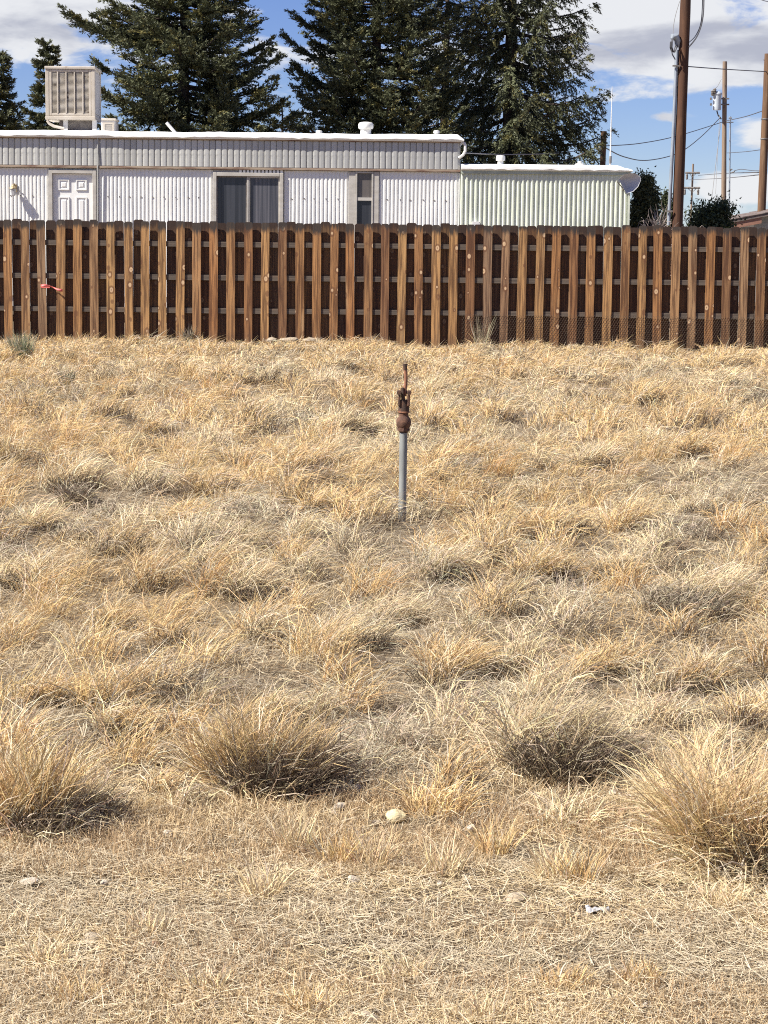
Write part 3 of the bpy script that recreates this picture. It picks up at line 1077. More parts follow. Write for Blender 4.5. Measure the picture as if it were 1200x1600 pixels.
# ================================================================== EVAPORATIVE COOLERS
CY = 46.5
cx0, cx1 = P(71, 150, CY).x, P(148.5, 150, CY).x
cz1, cz0 = P(110, 103.5, CY).z, P(110, 187, CY).z
cd = 0.98
CLB = 'big weathered box cooler with louvred front on the mobile home roof'
cool = thing('rooftop_cooler', ((cx0 + cx1) / 2, CY + cd / 2, Z_ROOF), CLB, 'cooler')
mb = MB()
mb.box(cx0 + 0.03, cx1 - 0.03, CY + 0.05, CY + cd - 0.03, cz0 + 0.02, cz1 - 0.03)
mb.build('casing', M['cooler_side'], cool)
MB().box(cx0 - 0.012, cx1 + 0.012, CY - 0.02, CY + cd + 0.01, cz1 - 0.06, cz1).build('lid', M['cooler_paint'], cool, bevel=0.012)
MB().box(cx0 - 0.005, cx1 + 0.005, CY - 0.01, CY + cd, cz0 - 0.005, cz0 + 0.075).build('pan', M['cooler_paint'], cool, bevel=0.012)
for px_ in (cx0, cx1 - 0.075):
    for yy in (CY, CY + cd - 0.075):
        MB().box(px_, px_ + 0.075, yy, yy + 0.075, cz0 + 0.075, cz1 - 0.06).build('corner_post', M['cooler_paint'], cool, bevel=0.008)
fx0, fx1 = cx0 + 0.08, cx1 - 0.08
fz0, fz1 = cz0 + 0.08, cz1 - 0.065
fr = frame_ring(fx0, fx1, fz0, fz1, 0.05, CY + 0.005, CY + 0.06).build('louvre_frame', M['cooler_paint'], cool, bevel=0.006)
MB().box(fx0 + 0.045, fx1 - 0.045, CY + 0.045, CY + 0.0495, fz0 + 0.045, fz1 - 0.045).build('pad', M['cooler_pad'], fr)
mb = MB()
nl = 37
for i in range(nl):
    z = fz0 + 0.06 + (fz1 - fz0 - 0.12) * i / (nl - 1)
    xa, xb = fx0 + 0.05, fx1 - 0.05
    mb.add([(xa, CY + 0.012, z - 0.013), (xb, CY + 0.012, z - 0.013), (xb, CY + 0.032, z + 0.010), (xa, CY + 0.032, z + 0.010),
            (xa, CY + 0.013, z - 0.016), (xb, CY + 0.013, z - 0.016), (xb, CY + 0.033, z + 0.007), (xa, CY + 0.033, z + 0.007)],
           [(0, 1, 2, 3), (7, 6, 5, 4), (0, 4, 5, 1), (1, 5, 6, 2), (2, 6, 7, 3), (3, 7, 4, 0)])
tag(mb.build('louvre_blades', M['cooler_louvre'], fr), kind='stuff')
for i in range(4):
    x = fx0 + (fx1 - fx0) * (i + 1) / 5
    MB().box(x - 0.012, x + 0.012, CY - 0.001, CY + 0.011, fz0 + 0.05, fz1 - 0.05).build('upright_bar', M['cooler_paint'], fr)
sfx = cx1 - 0.024
MB().box(sfx - 0.004, sfx + 0.012, CY + 0.13, CY + cd - 0.13, cz0 + 0.14, cz1 - 0.12).build('side_panel', M['cooler_side'], cool, bevel=0.01)
MB().box(cx0 + 0.26, cx1 - 0.08, CY + 0.18, CY + 0.75, Z_ROOF - 0.03, cz0 + 0.0).build('duct', M['dark_metal'], cool)
for px_ in (cx0 + 0.36, cx1 - 0.07):
    MB().box(px_, px_ + 0.09, CY + 0.06, CY + 0.16, Z_ROOF - 0.02, cz0 - 0.002).build('foot', M['pipe_white'], cool)
MB().tube([P(74, 188, CY - 0.02), P(77, 193, CY - 0.02), P(84, 197, CY - 0.02), P(100, 201, CY - 0.02)], 0.03, 8).build('drain_pipe', M['cooler_paint'], cool, smooth=True)
C2 = 50.0
bx0, bx1 = P(158, 195, C2).x, P(180, 195, C2).x
bz1, bz0 = P(170, 185, C2).z, P(170, 208, C2).z - 0.1
cool2 = thing('rooftop_cooler', ((bx0 + bx1) / 2, C2, bz0), 'small pale box cooler half hidden behind the big cooler', 'cooler')
MB().box(bx0, bx1, C2, C2 + 0.6, bz0, bz1 - 0.05).build('casing', M['cooler_side'], cool2, bevel=0.01)
MB().box(bx0 - 0.02, bx1 + 0.02, C2 - 0.02, C2 + 0.62, bz1 - 0.05, bz1).build('lid', M['cooler_paint'], cool2, bevel=0.01)
frame_ring(bx0 + 0.05, bx1 - 0.03, bz0 + 0.05, bz1 - 0.09, 0.035, C2 - 0.015, C2 - 0.002).build('louvre_frame', M['cooler_paint'], cool2)
mb = MB()
for i in range(9):
    z = bz0 + 0.10 + i * 0.042
    if z < bz1 - 0.14:
        mb.box(bx0 + 0.086, bx1 - 0.066, C2 - 0.008, C2 - 0.003, z, z + 0.02)
mb.build('louvre_blades', M['cooler_louvre'], cool2)

# ================================================================== HOUSE AT THE RIGHT EDGE
QY = 70.0
hs_ = thing('neighbour_house', (P(1240, 350, QY).x, QY, 0), 'low grey house with dark shingle roof and brown fascia beyond the fence corner', 'house')
e0, e1, e2 = P(1125, 350, QY), P(1192, 337, QY), P(1300, 318, QY)
f0, f2 = P(1125, 346.5, QY), P(1300, 314, QY)
wx_0, wx_1 = P(1137, 350, QY).x, P(1420, 350, QY).x
MB().box(wx_0, wx_1, QY + 0.45, QY + 7, 0, P(1140, 347, QY).z).build('wall', M['stucco_grey'], hs_)
MB().prism([(wx_0 + 0.05, P(1140, 347, QY).z), (wx_1 - 0.4, P(1140, 347, QY).z), (e2.x, e2.z - 0.1)], QY + 0.452, QY + 6.9).build('gable_wall', M['stucco_grey'], hs_)
rt = 0.10
slope = (f2.z - f0.z) / (f2.x - f0.x)
rg_x = f2.x
MB().prism([(f0.x, f0.z - rt), (f0.x, f0.z), (rg_x, f2.z), (2 * rg_x - f0.x, f0.z), (2 * rg_x - f0.x, f0.z - rt), (rg_x, f2.z - rt)], QY - 0.04, QY + 7.3).build('roof', M['shingle'], hs_)
MB().prism([(f0.x + 0.03, f0.z - rt - 0.19), (f0.x + 0.03, f0.z - rt - 0.003), (P(1190, 340, QY).x, f0.z - rt - 0.003 + slope * (P(1190, 340, QY).x - f0.x)), (P(1190, 340, QY).x, f0.z - rt - 0.19 + slope * (P(1190, 340, QY).x - f0.x))], QY - 0.01, QY + 0.02).build('fascia_board', M['fascia_brown'], hs_)
MB().box(P(1159, 352, QY).x, P(1181, 352, QY).x, QY + 0.40, QY + 0.447, P(1170, 360, QY).z, P(1170, 349, QY).z).build('shutter', M['door_white'], hs_)
for j in range(5):
    t0, t1 = j / 5, (j + 1) / 5
    MB().prism([(f0.x + (rg_x - f0.x) * t0, f0.z + (f2.z - f0.z) * t0 + 0.003), (f0.x + (rg_x - f0.x) * t0, f0.z + (f2.z - f0.z) * t0 + 0.03), (f0.x + (rg_x - f0.x) * t1, f0.z + (f2.z - f0.z) * t1 + 0.012), (f0.x + (rg_x - f0.x) * t1, f0.z + (f2.z - f0.z) * t1 + 0.003)], QY - 0.06, QY + 7.3).build('shingle_course', M['shingle'], hs_)

# ================================================================== POLES AND CABLES


def pole(name, xb, yb, xt, yt, Y, rb, rt_, mat, label, group=None, zbase=0.0):
    b, t = P(xb, yb, Y), P(xt, yt, Y)
    d = (t - b) / (t.z - b.z)
    foot = b + d * (zbase - b.z)
    root = thing(name, foot, label, 'utility pole', group)
    n = 14
    pts = [foot + (t - foot) * i / n for i in range(n + 1)]
    MB().tube(pts, [rb + (rt_ - rb) * i / n + (rgf.gauss(0, 0.003) if 0 < i < n else 0) for i in range(n + 1)], 16).build('shaft', mat, root, smooth=True)
    return root


p1 = pole('utility_pole', 1058.2, 353, 1073.5, -60, 60, 0.150, 0.140, M['pole_wood'], 'thick red brown pole with a grey conduit up its left side')
MB().tube([P(1044.5, 352, 59.95), P(1052.5, 200, 59.95), P(1057.5, 78, 59.95)], 0.048, 10).build('conduit', M['conduit'], p1, smooth=True)
MB().tube([P(1058.3, 74, 59.95), P(1058.8, 64, 59.92), P(1056, 57, 59.9), P(1051, 57.5, 59.86), P(1049.3, 61, 59.84)], [0.06, 0.085, 0.10, 0.09, 0.03], 10).build('weatherhead', M['conduit'], p1, smooth=True)
for k_, (ax_, bx_) in enumerate(((1049, 1054), (1047.5, 1057), (1050.5, 1056.5))):
    MB().tube([P(1052, 61, 59.8), P(ax_, 66, 59.7), P(ax_ - 0.5, 74, 59.7), P(ax_ + 1.5, 80, 59.75), P((ax_ + bx_) / 2 + 1, 81.5, 59.8), P(bx_, 76, 59.85), P(bx_ + 2, 70, 59.85)], 0.015, 6).build('cable_loop', M['cable'], p1)
MB().tube([P(1049, 76, 59.7), P(1050.5, 85, 59.7), P(1055, 93, 59.75)], 0.016, 6).build('cable_loop', M['cable'], p1)
for yy in (103, 330):
    t_ = (352 - yy) / 274
    MB().box(P(1044 + 13 * t_, yy, 59.9).x - 0.09, P(1050 + 14 * t_, yy, 59.9).x, 59.84, 59.89, P(1050, yy, 59.9).z - 0.02, P(1050, yy, 59.9).z + 0.02).build('bracket', M['dark_metal'], p1)

p2 = pole('utility_pole', 1130.8, 320, 1132.6, 96, 100, 0.120, 0.098, M['pole_grey'], 'weathered grey pole carrying a transformer can')
tc_ = P(1120, 172, 99.75)
f_ = 100 / FPX
tr = MB().lathe(tc_, [(6.3 * f_, 0), (6.6 * f_, 0.05), (6.6 * f_, 0.66), (7.3 * f_, 0.68), (7.3 * f_, 0.73), (5.5 * f_, 0.80), (2 * f_, 0.83)], 20).build('transformer', M['transformer'], p2, smooth=True)
for qx in (1116.5, 1113.2):
    b = P(qx, 147 if qx > 1115 else 150, 99.6)
    MB().lathe(b, [(0.05, 0), (0.05, 0.05), (0.09, 0.07), (0.05, 0.1), (0.09, 0.14), (0.05, 0.17), (0.09, 0.2), (0.03, 0.26)], 10).build('bushing', M['dark_metal'], tr)
for qy in (154, 163):
    MB().box(P(1112, qy, 99.5).x - 0.06, P(1112.6, qy, 99.5).x, 99.55, 99.65, P(1112, qy, 99.5).z - 0.05, P(1112, qy, 99.5).z + 0.05).build('terminal', M['dark_metal'], tr)
    MB().box(P(1126, qy, 99.8).x, P(1135.5, qy, 99.8).x + 0.12, 99.82, 99.90, P(1126, qy, 99.8).z - 0.03, P(1126, qy, 99.8).z + 0.03).build('hanger', M['dark_metal'], p2)
MB().tube([P(1120, 173, 99.7), P(1122, 180, 99.7), P(1127, 186, 99.8)], 0.03, 6).build('drop_lead', M['cable'], p2)
MB().tube([P(1127, 124, 99.8), P(1121, 135, 99.7), P(1117, 139, 99.6)], 0.012, 5).build('jumper', M['cable_pale'], p2)
MB().tube([P(1126, 192, 99.7), P(1112, 310, 96)], 0.014, 5).build('guy_wire', M['cable_pale'], p2)
MB().tube([P(1124.5, 180, 99.7), P(1118, 303, 97)], 0.010, 5).build('guy_wire', M['cable_pale'], p2)
mst = thing('service_mast', P(1139.5, 330, 98), 'thin grey metal service mast just right of the transformer pole', 'mast')
MB().tube([P(1139.3, 335, 98) - Vector((0, 0, 3.2)), P(1139.3, 335, 98), P(1141, 182, 98)], 0.036, 10).build('tube', M['conduit'], mst, smooth=True)
MB().tube([P(1138.5, 184, 98), P(1143.7, 184, 98)], 0.04, 8).build('cross_bar', M['conduit'], mst)
MB().tube([P(1135, 191, 98), P(1146, 191, 98)], 0.022, 8).build('cross_bar', M['dark_metal'], mst)
for qx, qy in ((1144, 264), (1148, 268)):
    MB().tube([P(1140, qy + 3, 98), P(qx, qy, 98)], 0.03, 6).build('hook', M['dark_metal'], mst)
p3 = pole('utility_pole', 1190, 328, 1200.5, 84, 75, 0.150, 0.125, M['pole_tan'], 'tan wooden pole at the right edge of the picture')
for yy in (187, 218):
    t_ = (328 - yy) / 244
    c = P(1190 + 10.5 * t_, yy, 75)
    MB().lathe(c, [(0.149, 0), (0.151, 0.005), (0.151, 0.035), (0.149, 0.04)], 16).build('band', M['dark_metal'], p3)
MB().tube([P(1193, 93.5, 75), P(1199, 93, 75)], 0.02, 6).build('bolt', M['dark_metal'], p3)
p4 = pole('utility_pole', 1080.5, 318, 1083, 256, 180, 0.085, 0.075, M['pole_grey'], 'far small pole with two crossarms and hanging insulators')
for qy, qa, qb in ((270, 1070.8, 1093.5), (293.5, 1068, 1094)):
    MB().tube([P(qa, qy, 179.8), P(qb, qy, 179.8)], 0.09, 6).build('crossarm', M['dark_metal'], p4)
    MB().tube([P(qb - 5, qy, 179.8), P(1081.5, qy + 7, 179.8), P(qa + 6, qy, 179.8)], 0.03, 5).build('brace', M['dark_metal'], p4)
for qx, qy in ((1073.5, 271), (1091, 295), (1070, 295)):
    c = P(qx, qy, 179.7)
    MB().lathe(c - Vector((0, 0, 0.5)), [(0.03, 0), (0.09, 0.05), (0.09, 0.4), (0.03, 0.5)], 8).build('insulator', M['dark_metal'], p4)
p5 = pole('utility_pole', 941.5, 262, 943.5, 205, 68, 0.095, 0.09, M['pole_tan'], 'brown pole end showing between the right spruce and the trailer roof')
an = thing('whip_antenna', P(953.5, 262, 49), 'thin white whip antenna rising behind the green trailer', 'antenna')
MB().tube([P(953.5, 262, 49) - Vector((0, 0, 3.0)), P(953.5, 255, 49), P(955, 190, 49), P(956.5, 135, 49)], [0.022, 0.018, 0.011, 0.006], 6).build('rod', M['pipe_white'], an)
MB().tube([P(953.5, 255, 49), P(953.8, 244, 49)], 0.03, 8).build('coil', M['dark_metal'], an)


def cable(pts, r, label, mat='cable', group=None):
    pts = [P(*p) for p in pts]
    out_ = []
    n = len(pts)
    for i in range(n - 1):
        p0, p1_, p2_, p3_ = pts[max(i - 1, 0)], pts[i], pts[i + 1], pts[min(i + 2, n - 1)]
        for s in range(6):
            t = s / 6
            out_.append(0.5 * ((2 * p1_) + (p2_ - p0) * t + (2 * p0 - 5 * p1_ + 4 * p2_ - p3_) * t * t + (3 * p1_ - p0 - 3 * p2_ + p3_) * t ** 3))
    out_.append(pts[-1])
    o = MB().tube(out_, r, 6).build('overhead_cable', M[mat], None)
    return tag(o, label, 'cable', group or 'overhead cables')


cable([(726, 239, 46.0), (790, 241.5, 52), (860, 240, 59), (905, 235, 64), (945, 229, 67.9)], 0.013, 'service cable from the white roof elbow to the stub pole', 'cable_pale')
cable([(945, 228, 67.9), (1000, 224, 77), (1060, 212, 87), (1131, 190, 99.8)], 0.016, 'upper cable from the stub pole rising to the transformer pole')
cable([(1134, 189, 99.8), (1165, 182, 86), (1198, 171, 75)], 0.016, 'cable rising from the transformer pole to the right edge pole')
cable([(946, 231, 67.9), (975, 245, 75), (1012, 250.5, 82), (1060, 239, 90), (1095, 214, 96), (1126, 183, 99.7)], 0.018, 'deeply sagging cable looping up to the transformer')
cable([(1076, 104, 60), (1130, 108, 67), (1198, 112, 75)], 0.016, 'straight cable from the conduit pole to the right edge pole')
cable([(1136, 239, 99.8), (1165, 237, 87), (1192, 233.5, 75)], 0.014, 'short level cable between transformer pole and right edge pole')
cable([(1091, 274, 179.7), (1130, 271, 140), (1192, 269, 75.2)], 0.022, 'upper low cable running to the far crossarm pole')
cable([(1076, 281, 179.7), (1130, 278.5, 140), (1192, 272.5, 75.2)], 0.020, 'lower low cable running to the far crossarm pole')
cable([(1147, 267, 98), (1158, 264.5, 92), (1175, 266.5, 83), (1192, 267, 75.2)], 0.014, 'slack cable from the thin metal mast to the right pole')
cable([(1076, 74, 59.9), (1090, 55, 60), (1098.5, 25, 60), (1100, -25, 60)], 0.018, 'thick cable curving up right of the conduit pole')
cable([(1077, 66, 59.9), (1088, 54, 60.1), (1096, 30, 60.2), (1098.5, -25, 60.2)], 0.012, 'thinner cable curving up beside the thick one')
cable([(1051.5, 58, 59.9), (1052.5, 40, 60), (1056, 22, 60), (1062, 2, 60)], 0.007, 'hair-thin wire rising from the conduit top', 'cable_pale')
cable([(1182, -4, 70), (1192, 0.5, 68), (1215, 6, 64)], 0.014, 'cable crossing the top right corner of the sky')

# ================================================================== TREES


def leaf_mesh(name, pts, dirs, length, width, cols, mat, rng):
    """pointed sprays, one triangle each"""
    N = len(pts)
    d = dirs / np.linalg.norm(dirs, axis=1, keepdims=True)
    r = rng.normal(0, 1, (N, 3))
    s = np.cross(d, r)
    s /= np.linalg.norm(s, axis=1, keepdims=True) + 1e-9
    L, W = length[:, None], width[:, None]
    nrm = np.cross(d, s)
    co = np.empty((N, 3, 3))
    co[:, 0] = pts - s * W * 0.5
    co[:, 1] = pts + s * W * 0.5 + nrm * W * 0.2
    co[:, 2] = pts + d * L
    cc = np.repeat(cols[:, None, :], 3, 1).reshape(-1, 3)
    return fast_mesh(name, co.reshape(-1, 3), np.arange(3 * N), np.arange(N) * 3, mat, np.clip(cc, 0.004, 0.9))


def spruce(px, Y, apex_py, half_px_ref, ref_py, label, seed, z0=1.6, power=0.75, droop=0.25, tip=0.35, gap=0.33, nb=7, col=(0.092, 0.100, 0.052), dens=1.0, special=(), hang=0.0, leaf=1.0, wild=0.22):
    rng = np.random.default_rng(seed)
    top = P(px, apex_py, Y)
    refz = P(px, ref_py, Y).z
    rref = half_px_ref * Y / FPX
    base = Vector((top.x, Y, 0.0))
    H = top.z
    Rmax = rref / max(0.05, ((H - refz) / (H - z0))) ** power
    root = thing('spruce_tree', base, label, 'tree')
    trunk_r = 0.018 * H + 0.04
    MB().tube([base + Vector((0.02 * math.sin(i), 0.02 * math.cos(2 * i), H * i / 10)) for i in range(11)], [trunk_r * (1 - 0.092 * i) for i in range(11)], 10).build('trunk', M['bark'], root, smooth=True)
    brs = MB()
    Pn, Dn, Ln, Cn = [], [], [], []
    items = []
    z = z0
    while z < H - 0.15:
        frac = (H - z) / (H - z0)
        Rz = Rmax * frac ** power
        k = max(3, int(nb * (0.5 + 0.6 * frac) + 0.5))
        a0 = rng.uniform(0, 6.28)
        for q in range(k):
            items.append((z + rng.uniform(-0.5, 0.5) * gap, a0 + 6.283 * q / k + rng.normal(0, 0.25), Rz * rng.uniform(1 - wild * 1.6, 1 + wild)))
        z += gap * 1.28 * (0.55 + 0.6 * frac)
    for sx, sy in special:           # long single branches seen in the photograph
        e = P(sx, sy, Y)
        r = math.hypot(e.x - base.x, 0.3)
        items.append((e.z + 0.10 * r, math.atan2(0.0 - 0.3, e.x - base.x), r))
    for (zb, az, r) in items:
        if r < 0.15:
            r = 0.15
        ca, sa = math.cos(az), math.sin(az)
        frac = min(1, max(0, (H - zb) / (H - z0)))
        n = 8
        t = np.linspace(0, 1, n + 1)
        dr = droop * (0.3 + 0.9 * frac)
        zz = zb + r * (0.10 * (1 - frac) * 3 * t - dr * np.sin(t * math.pi * 0.62) + tip * dr * t ** 3 * 1.6)
        pts = np.stack([base.x + ca * r * t, base.y + sa * r * t, zz], -1)
        brs.tube([Vector(p) for p in pts[:-1]], [max(0.006, 0.012 + 0.014 * r * (1 - tt)) for tt in t[:-1]], 4, cap=False)
        # branchlets
        thin = (0.28 if sa > 0.3 else 1.0) * (0.45 if zb < 3.2 else 1.0)
        nbl = int((10 + 11.5 * r) * dens * thin)
        tone = rng.normal(1, 0.16)
        ph_b = rng.uniform(-0.4, 0.1)
        for j in range(nbl):
            tj = 1 - rng.random() ** 1.25 * 0.86
            nk = max(3, int(r / 0.30))
            tj = min(1.0, max(0.1, (round(tj * nk) + ph_b) / nk + rng.normal(0, 0.035)))
            u = tj * n
            i0 = min(int(u), n - 1)
            p0 = pts[i0] + (pts[i0 + 1] - pts[i0]) * (u - i0)
            tan = (pts[i0 + 1] - pts[i0])
            tan = tan / (np.linalg.norm(tan) + 1e-9)
            sgn = 1 if j % 2 else -1
            side = np.array([-sa * sgn, ca * sgn, 0.0])
            lb = (0.16 + 0.30 * r * (1 - tj) ** 0.7 + 0.10) * rng.uniform(0.6, 1.2)
            dvec = tan * rng.uniform(0.5, 1.0) + side * rng.uniform(0.35, 1.0) + np.array([0, 0, rng.uniform(-0.35, 0.30) - hang * rng.uniform(0.4, 1.6)])
            dvec /= np.linalg.norm(dvec)
            m = max(9, int(lb / 0.0145 * dens))
            tt = rng.random(m)[:, None]
            q = p0 + dvec * lb * tt + np.array([0, 0, -1.0]) * (hang * 0.35 + 0.08) * lb * tt ** 2
            Pn.append(q + rng.normal(0, 0.024, (m, 3)))
            Dn.append(dvec * 0.9 + rng.normal(0, 0.42, (m, 3)) + np.array([0, 0, 0.10 - hang * 0.5]))
            Ln.append(np.full(m, 1.0) * rng.uniform(0.8, 1.2))
            c = np.array(col) * tone * rng.normal(1, 0.14)
            if rng.random() < 0.14:
                c = c * np.array([1.7, 1.4, 1.0])
            Cn.append(np.repeat(c[None], m, 0) * rng.normal(1, 0.14, (m, 1)))
    brs.build('branches', M['bark'], root)
    Pn, Dn, Cn, Ln = np.concatenate(Pn), np.concatenate(Dn), np.concatenate(Cn), np.concatenate(Ln)
    N = len(Pn)
    me = leaf_mesh('crown', Pn - np.array(base), Dn, Ln * rng.uniform(0.055, 0.105, N) * leaf, rng.uniform(0.028, 0.048, N) * leaf, Cn, M['needles'], rng)
    link('crown', me, root, base)
    return N


NT = 0
NT += spruce(288, 58, -260, 112, 40, 'broad dense dark spruce behind the rooftop coolers', 11, droop=0.20, tip=0.7, nb=9, gap=0.28, power=0.62, dens=1.15, leaf=1.1, special=((102, 70), (130, 78), (432, 130), (421, 118), (210, 5), (440, 195), (160, 60), (392, 60), (425, 160)))
NT += spruce(592, 60, -230, 98, 20, 'tall dense spruce in the middle with upturned branch tips', 23, droop=0.16, tip=1.2, nb=9, gap=0.27, power=0.55, dens=1.15, leaf=1.05, special=((447, 112), (456, 72), (478, 8), (486, 60), (468, 150), (462, 185)))
NT += spruce(806, 61, -330, 112, 60, 'ragged open spruce with drooping branches on the right', 37, droop=0.30, tip=0.35, nb=9, gap=0.36, power=0.62, hang=0.6, dens=1.08, wild=0.28, leaf=0.98, special=((926, 30), (900, 88), (915, 128), (944, 158), (952, 215), (938, 190), (905, 60), (690, 60)))
NT += spruce(700, 66, -120, 70, 80, 'narrow spruce filling the gap between the two big middle spruces', 41, droop=0.25, nb=7, gap=0.36, power=0.6, hang=0.2, dens=0.85)
NT += spruce(441, 66, 152, 34, 200, 'small spruce top peeking up between two big spruces', 43, z0=2.5, droop=0.2, tip=0.9, gap=0.26, nb=7, power=0.8)
NT += spruce(75, 76, 66, 30, 180, 'small spiky spruce rising just left of the big cooler', 47, z0=3.0, droop=0.2, tip=0.5, gap=0.30, nb=8, power=0.85, wild=0.25, dens=1.25, leaf=1.25)
NT += spruce(-4, 72, 76, 34, 190, 'dark spruce cut off by the left edge of the picture', 53, z0=3.0, droop=0.3, tip=0.3, gap=0.28, nb=9, power=0.75, wild=0.25, dens=1.25, leaf=1.25)


def bush(name, px0, px1, py_top, Y, label, cat, seed, col, nleaf, leaf=(0.10, 0.06), flat=0.8):
    rng = np.random.default_rng(seed)
    a, b = P(px0, 350, Y), P(px1, 350, Y)
    t = P((px0 + px1) / 2, py_top, Y)
    cx_, w, H = (a.x + b.x) / 2, (b.x - a.x), t.z
    root = thing(name, (cx_, Y, 0), label, cat)
    st = MB()
    tips = []
    for i in range(26):
        az, el = rng.uniform(0, 6.28), rng.uniform(0.35, 1.0)
        e = Vector((cx_ + math.cos(az) * w * 0.46 * (1.1 - el * 0.55) * rng.uniform(0.5, 1.0), Y + math.sin(az) * w * 0.4 * (1.1 - el * 0.6), H * (0.42 + 0.53 * el) * rng.uniform(0.85, 1.0)))
        m = Vector((cx_ + (e.x - cx_) * 0.35, Y + (e.y - Y) * 0.35, e.z * 0.55))
        st.tube([Vector((cx_ + rng.normal(0, 0.06), Y, 0)), m, e], [0.035, 0.02, 0.006], 5, cap=False)
        tips.append((m, e))
    st.build('stems', M['bark'], root)
    Pn, Dn, Cn = [], [], []
    for m, e in tips:
        for c_ in range(4):
            t_ = rng.uniform(0.25, 1.05)
            c0 = np.array(m.lerp(e, t_))
            sz = w * rng.uniform(0.07, 0.14)
            n = nleaf // 104
            Pn.append(c0 + rng.normal(0, 1, (n, 3)) * np.array([sz, sz, sz * flat]))
            Dn.append(rng.normal(0, 1, (n, 3)) + np.array([0, 0, 0.4]))
            Cn.append(np.repeat((np.array(col) * rng.normal(1, 0.2))[None], n, 0) * rng.normal(1, 0.18, (n, 1)))
    Pn, Dn, Cn = np.concatenate(Pn), np.concatenate(Dn), np.concatenate(Cn)
    N = len(Pn)
    me = leaf_mesh('foliage', Pn - np.array([cx_, Y, 0]), Dn, rng.uniform(0.7, 1.3, N) * leaf[0], rng.uniform(0.7, 1.3, N) * leaf[1], Cn, M['leaves'], rng)
    link('foliage', me, root, (cx_, Y, 0))


bush('evergreen_shrub', 982, 1034, 252, 62, 'upright green shrub directly behind the satellite dish', 'shrub', 3, (0.095, 0.105, 0.048), 20000, (0.10, 0.055), 1.2)
bush('evergreen_shrub', 1030, 1062, 272, 66, 'dark green shrub half hidden by the conduit pole', 'shrub', 4, (0.080, 0.095, 0.042), 9000, (0.10, 0.05), 1.2)
bush('leafy_shrub', 1066, 1156, 306, 64, 'wide dark green shrub between the conduit pole and the grey house', 'shrub', 5, (0.075, 0.092, 0.042), 20000, (0.10, 0.06), 0.9)


def bare_shrub(px0, px1, py_top, Y, label, seed, n=260, name='bare_shrub'):
    rng = np.random.default_rng(seed)
    a, b = P(px0, 350, Y), P(px1, 350, Y)
    cx_, w, H = (a.x + b.x) / 2, b.x - a.x, P((px0 + px1) / 2, py_top, Y).z
    root = thing(name, (cx_, Y, 0), label, 'shrub')
    mb = MB()
    for i in range(n):
        p = Vector((cx_ + rng.normal(0, w * 0.16), Y + rng.normal(0, w * 0.16), rng.uniform(0.1, H * 0.6)))
        d = Vector((rng.normal(0, 0.7), rng.normal(0, 0.7), rng.uniform(0.15, 1.2))).normalized()
        L = rng.uniform(0.3, 0.6) * H * 0.6
        pts = [p]
        for k in range(4):
            d = (d + Vector(rng.normal(0, 0.28, 3))).normalized()
            q = pts[-1] + d * L / 4
            q.z = min(q.z, H * (1 - 0.25 * abs((q.x - cx_) / w * 2) ** 2))
            pts.append(q)
        mb.tube(pts, [0.016, 0.013, 0.010, 0.007, 0.004], 4, cap=False)
    mb.build('twigs', M['twig_grey'], root)


bare_shrub(1004, 1058, 290, 60.5, 'bare grey pink twiggy shrub left of the conduit pole', 6, 620)
bare_shrub(1064, 1108, 322, 60.8, 'low bare twiggy shrub right of the conduit pole', 8, 320)
bare_shrub(1152, 1178, 312, 82, 'faint leafless sapling above the grey house roof', 9, 60)

# ================================================================== STANDPIPE
SB = G(628, 834)
SB = Vector((SB.x, SB.y, float(gz(SB.x, SB.y)) - 0.0))
sp_s = SB.y / FPX
pipe_root = thing('standpipe', SB, 'galvanised standpipe with a rusty valve head rising from the dry grass', 'standpipe')
AXT = (P(634, 568, SB.y) - P(628, 834, SB.y))
AX = AXT.normalized()


def sp_pt(py, dxp=0.0, dyy=0.0):
    q = P(628 + (834 - py) * 4.2 / 266, py, SB.y)
    return Vector((q.x + dxp * sp_s, SB.y + dyy, q.z))


def sp_lathe(rows, n=20):
    return MB().tube([sp_pt(py) for py, r in rows], [r * sp_s for py, r in rows], n)


MB().tube([sp_pt(834) - AX * 0.12, sp_pt(760), sp_pt(672)], [6.2 * sp_s] * 3, 20).build('pipe', M['galvanised'], pipe_root, smooth=True)
sp_lathe([(676, 6.6), (674.5, 7.0), (672, 7.0)], 20).build('pipe_thread', M['rust_dark'], pipe_root, smooth=True)
sp_lathe([(674, 7.6), (673.4, 9.6), (668.5, 9.7), (667.5, 9.2)], 8).build('hex_collar', M['rust'], pipe_root)
sp_lathe([(669, 8.6), (666.5, 10.4), (663.5, 11.4), (660, 11.7), (656.5, 11.3), (653.5, 10.0), (651.3, 8.2), (650, 7.4)], 24).build('valve_bulb', M['rust'], pipe_root, smooth=True)
sp_lathe([(651.5, 7.4), (645, 7.3)], 18).build('neck', M['rust'], pipe_root, smooth=True)
sp_lathe([(645.2, 8.2), (644.4, 9.0), (643.2, 9.0), (642.6, 8.4)], 20).build('ring', M['copper_rust'], pipe_root, smooth=True)
sp_lathe([(643, 8.6), (632, 8.8), (625, 8.6), (624.8, 7.9)], 18).build('packing_body', M['rust_dark'], pipe_root, smooth=True)
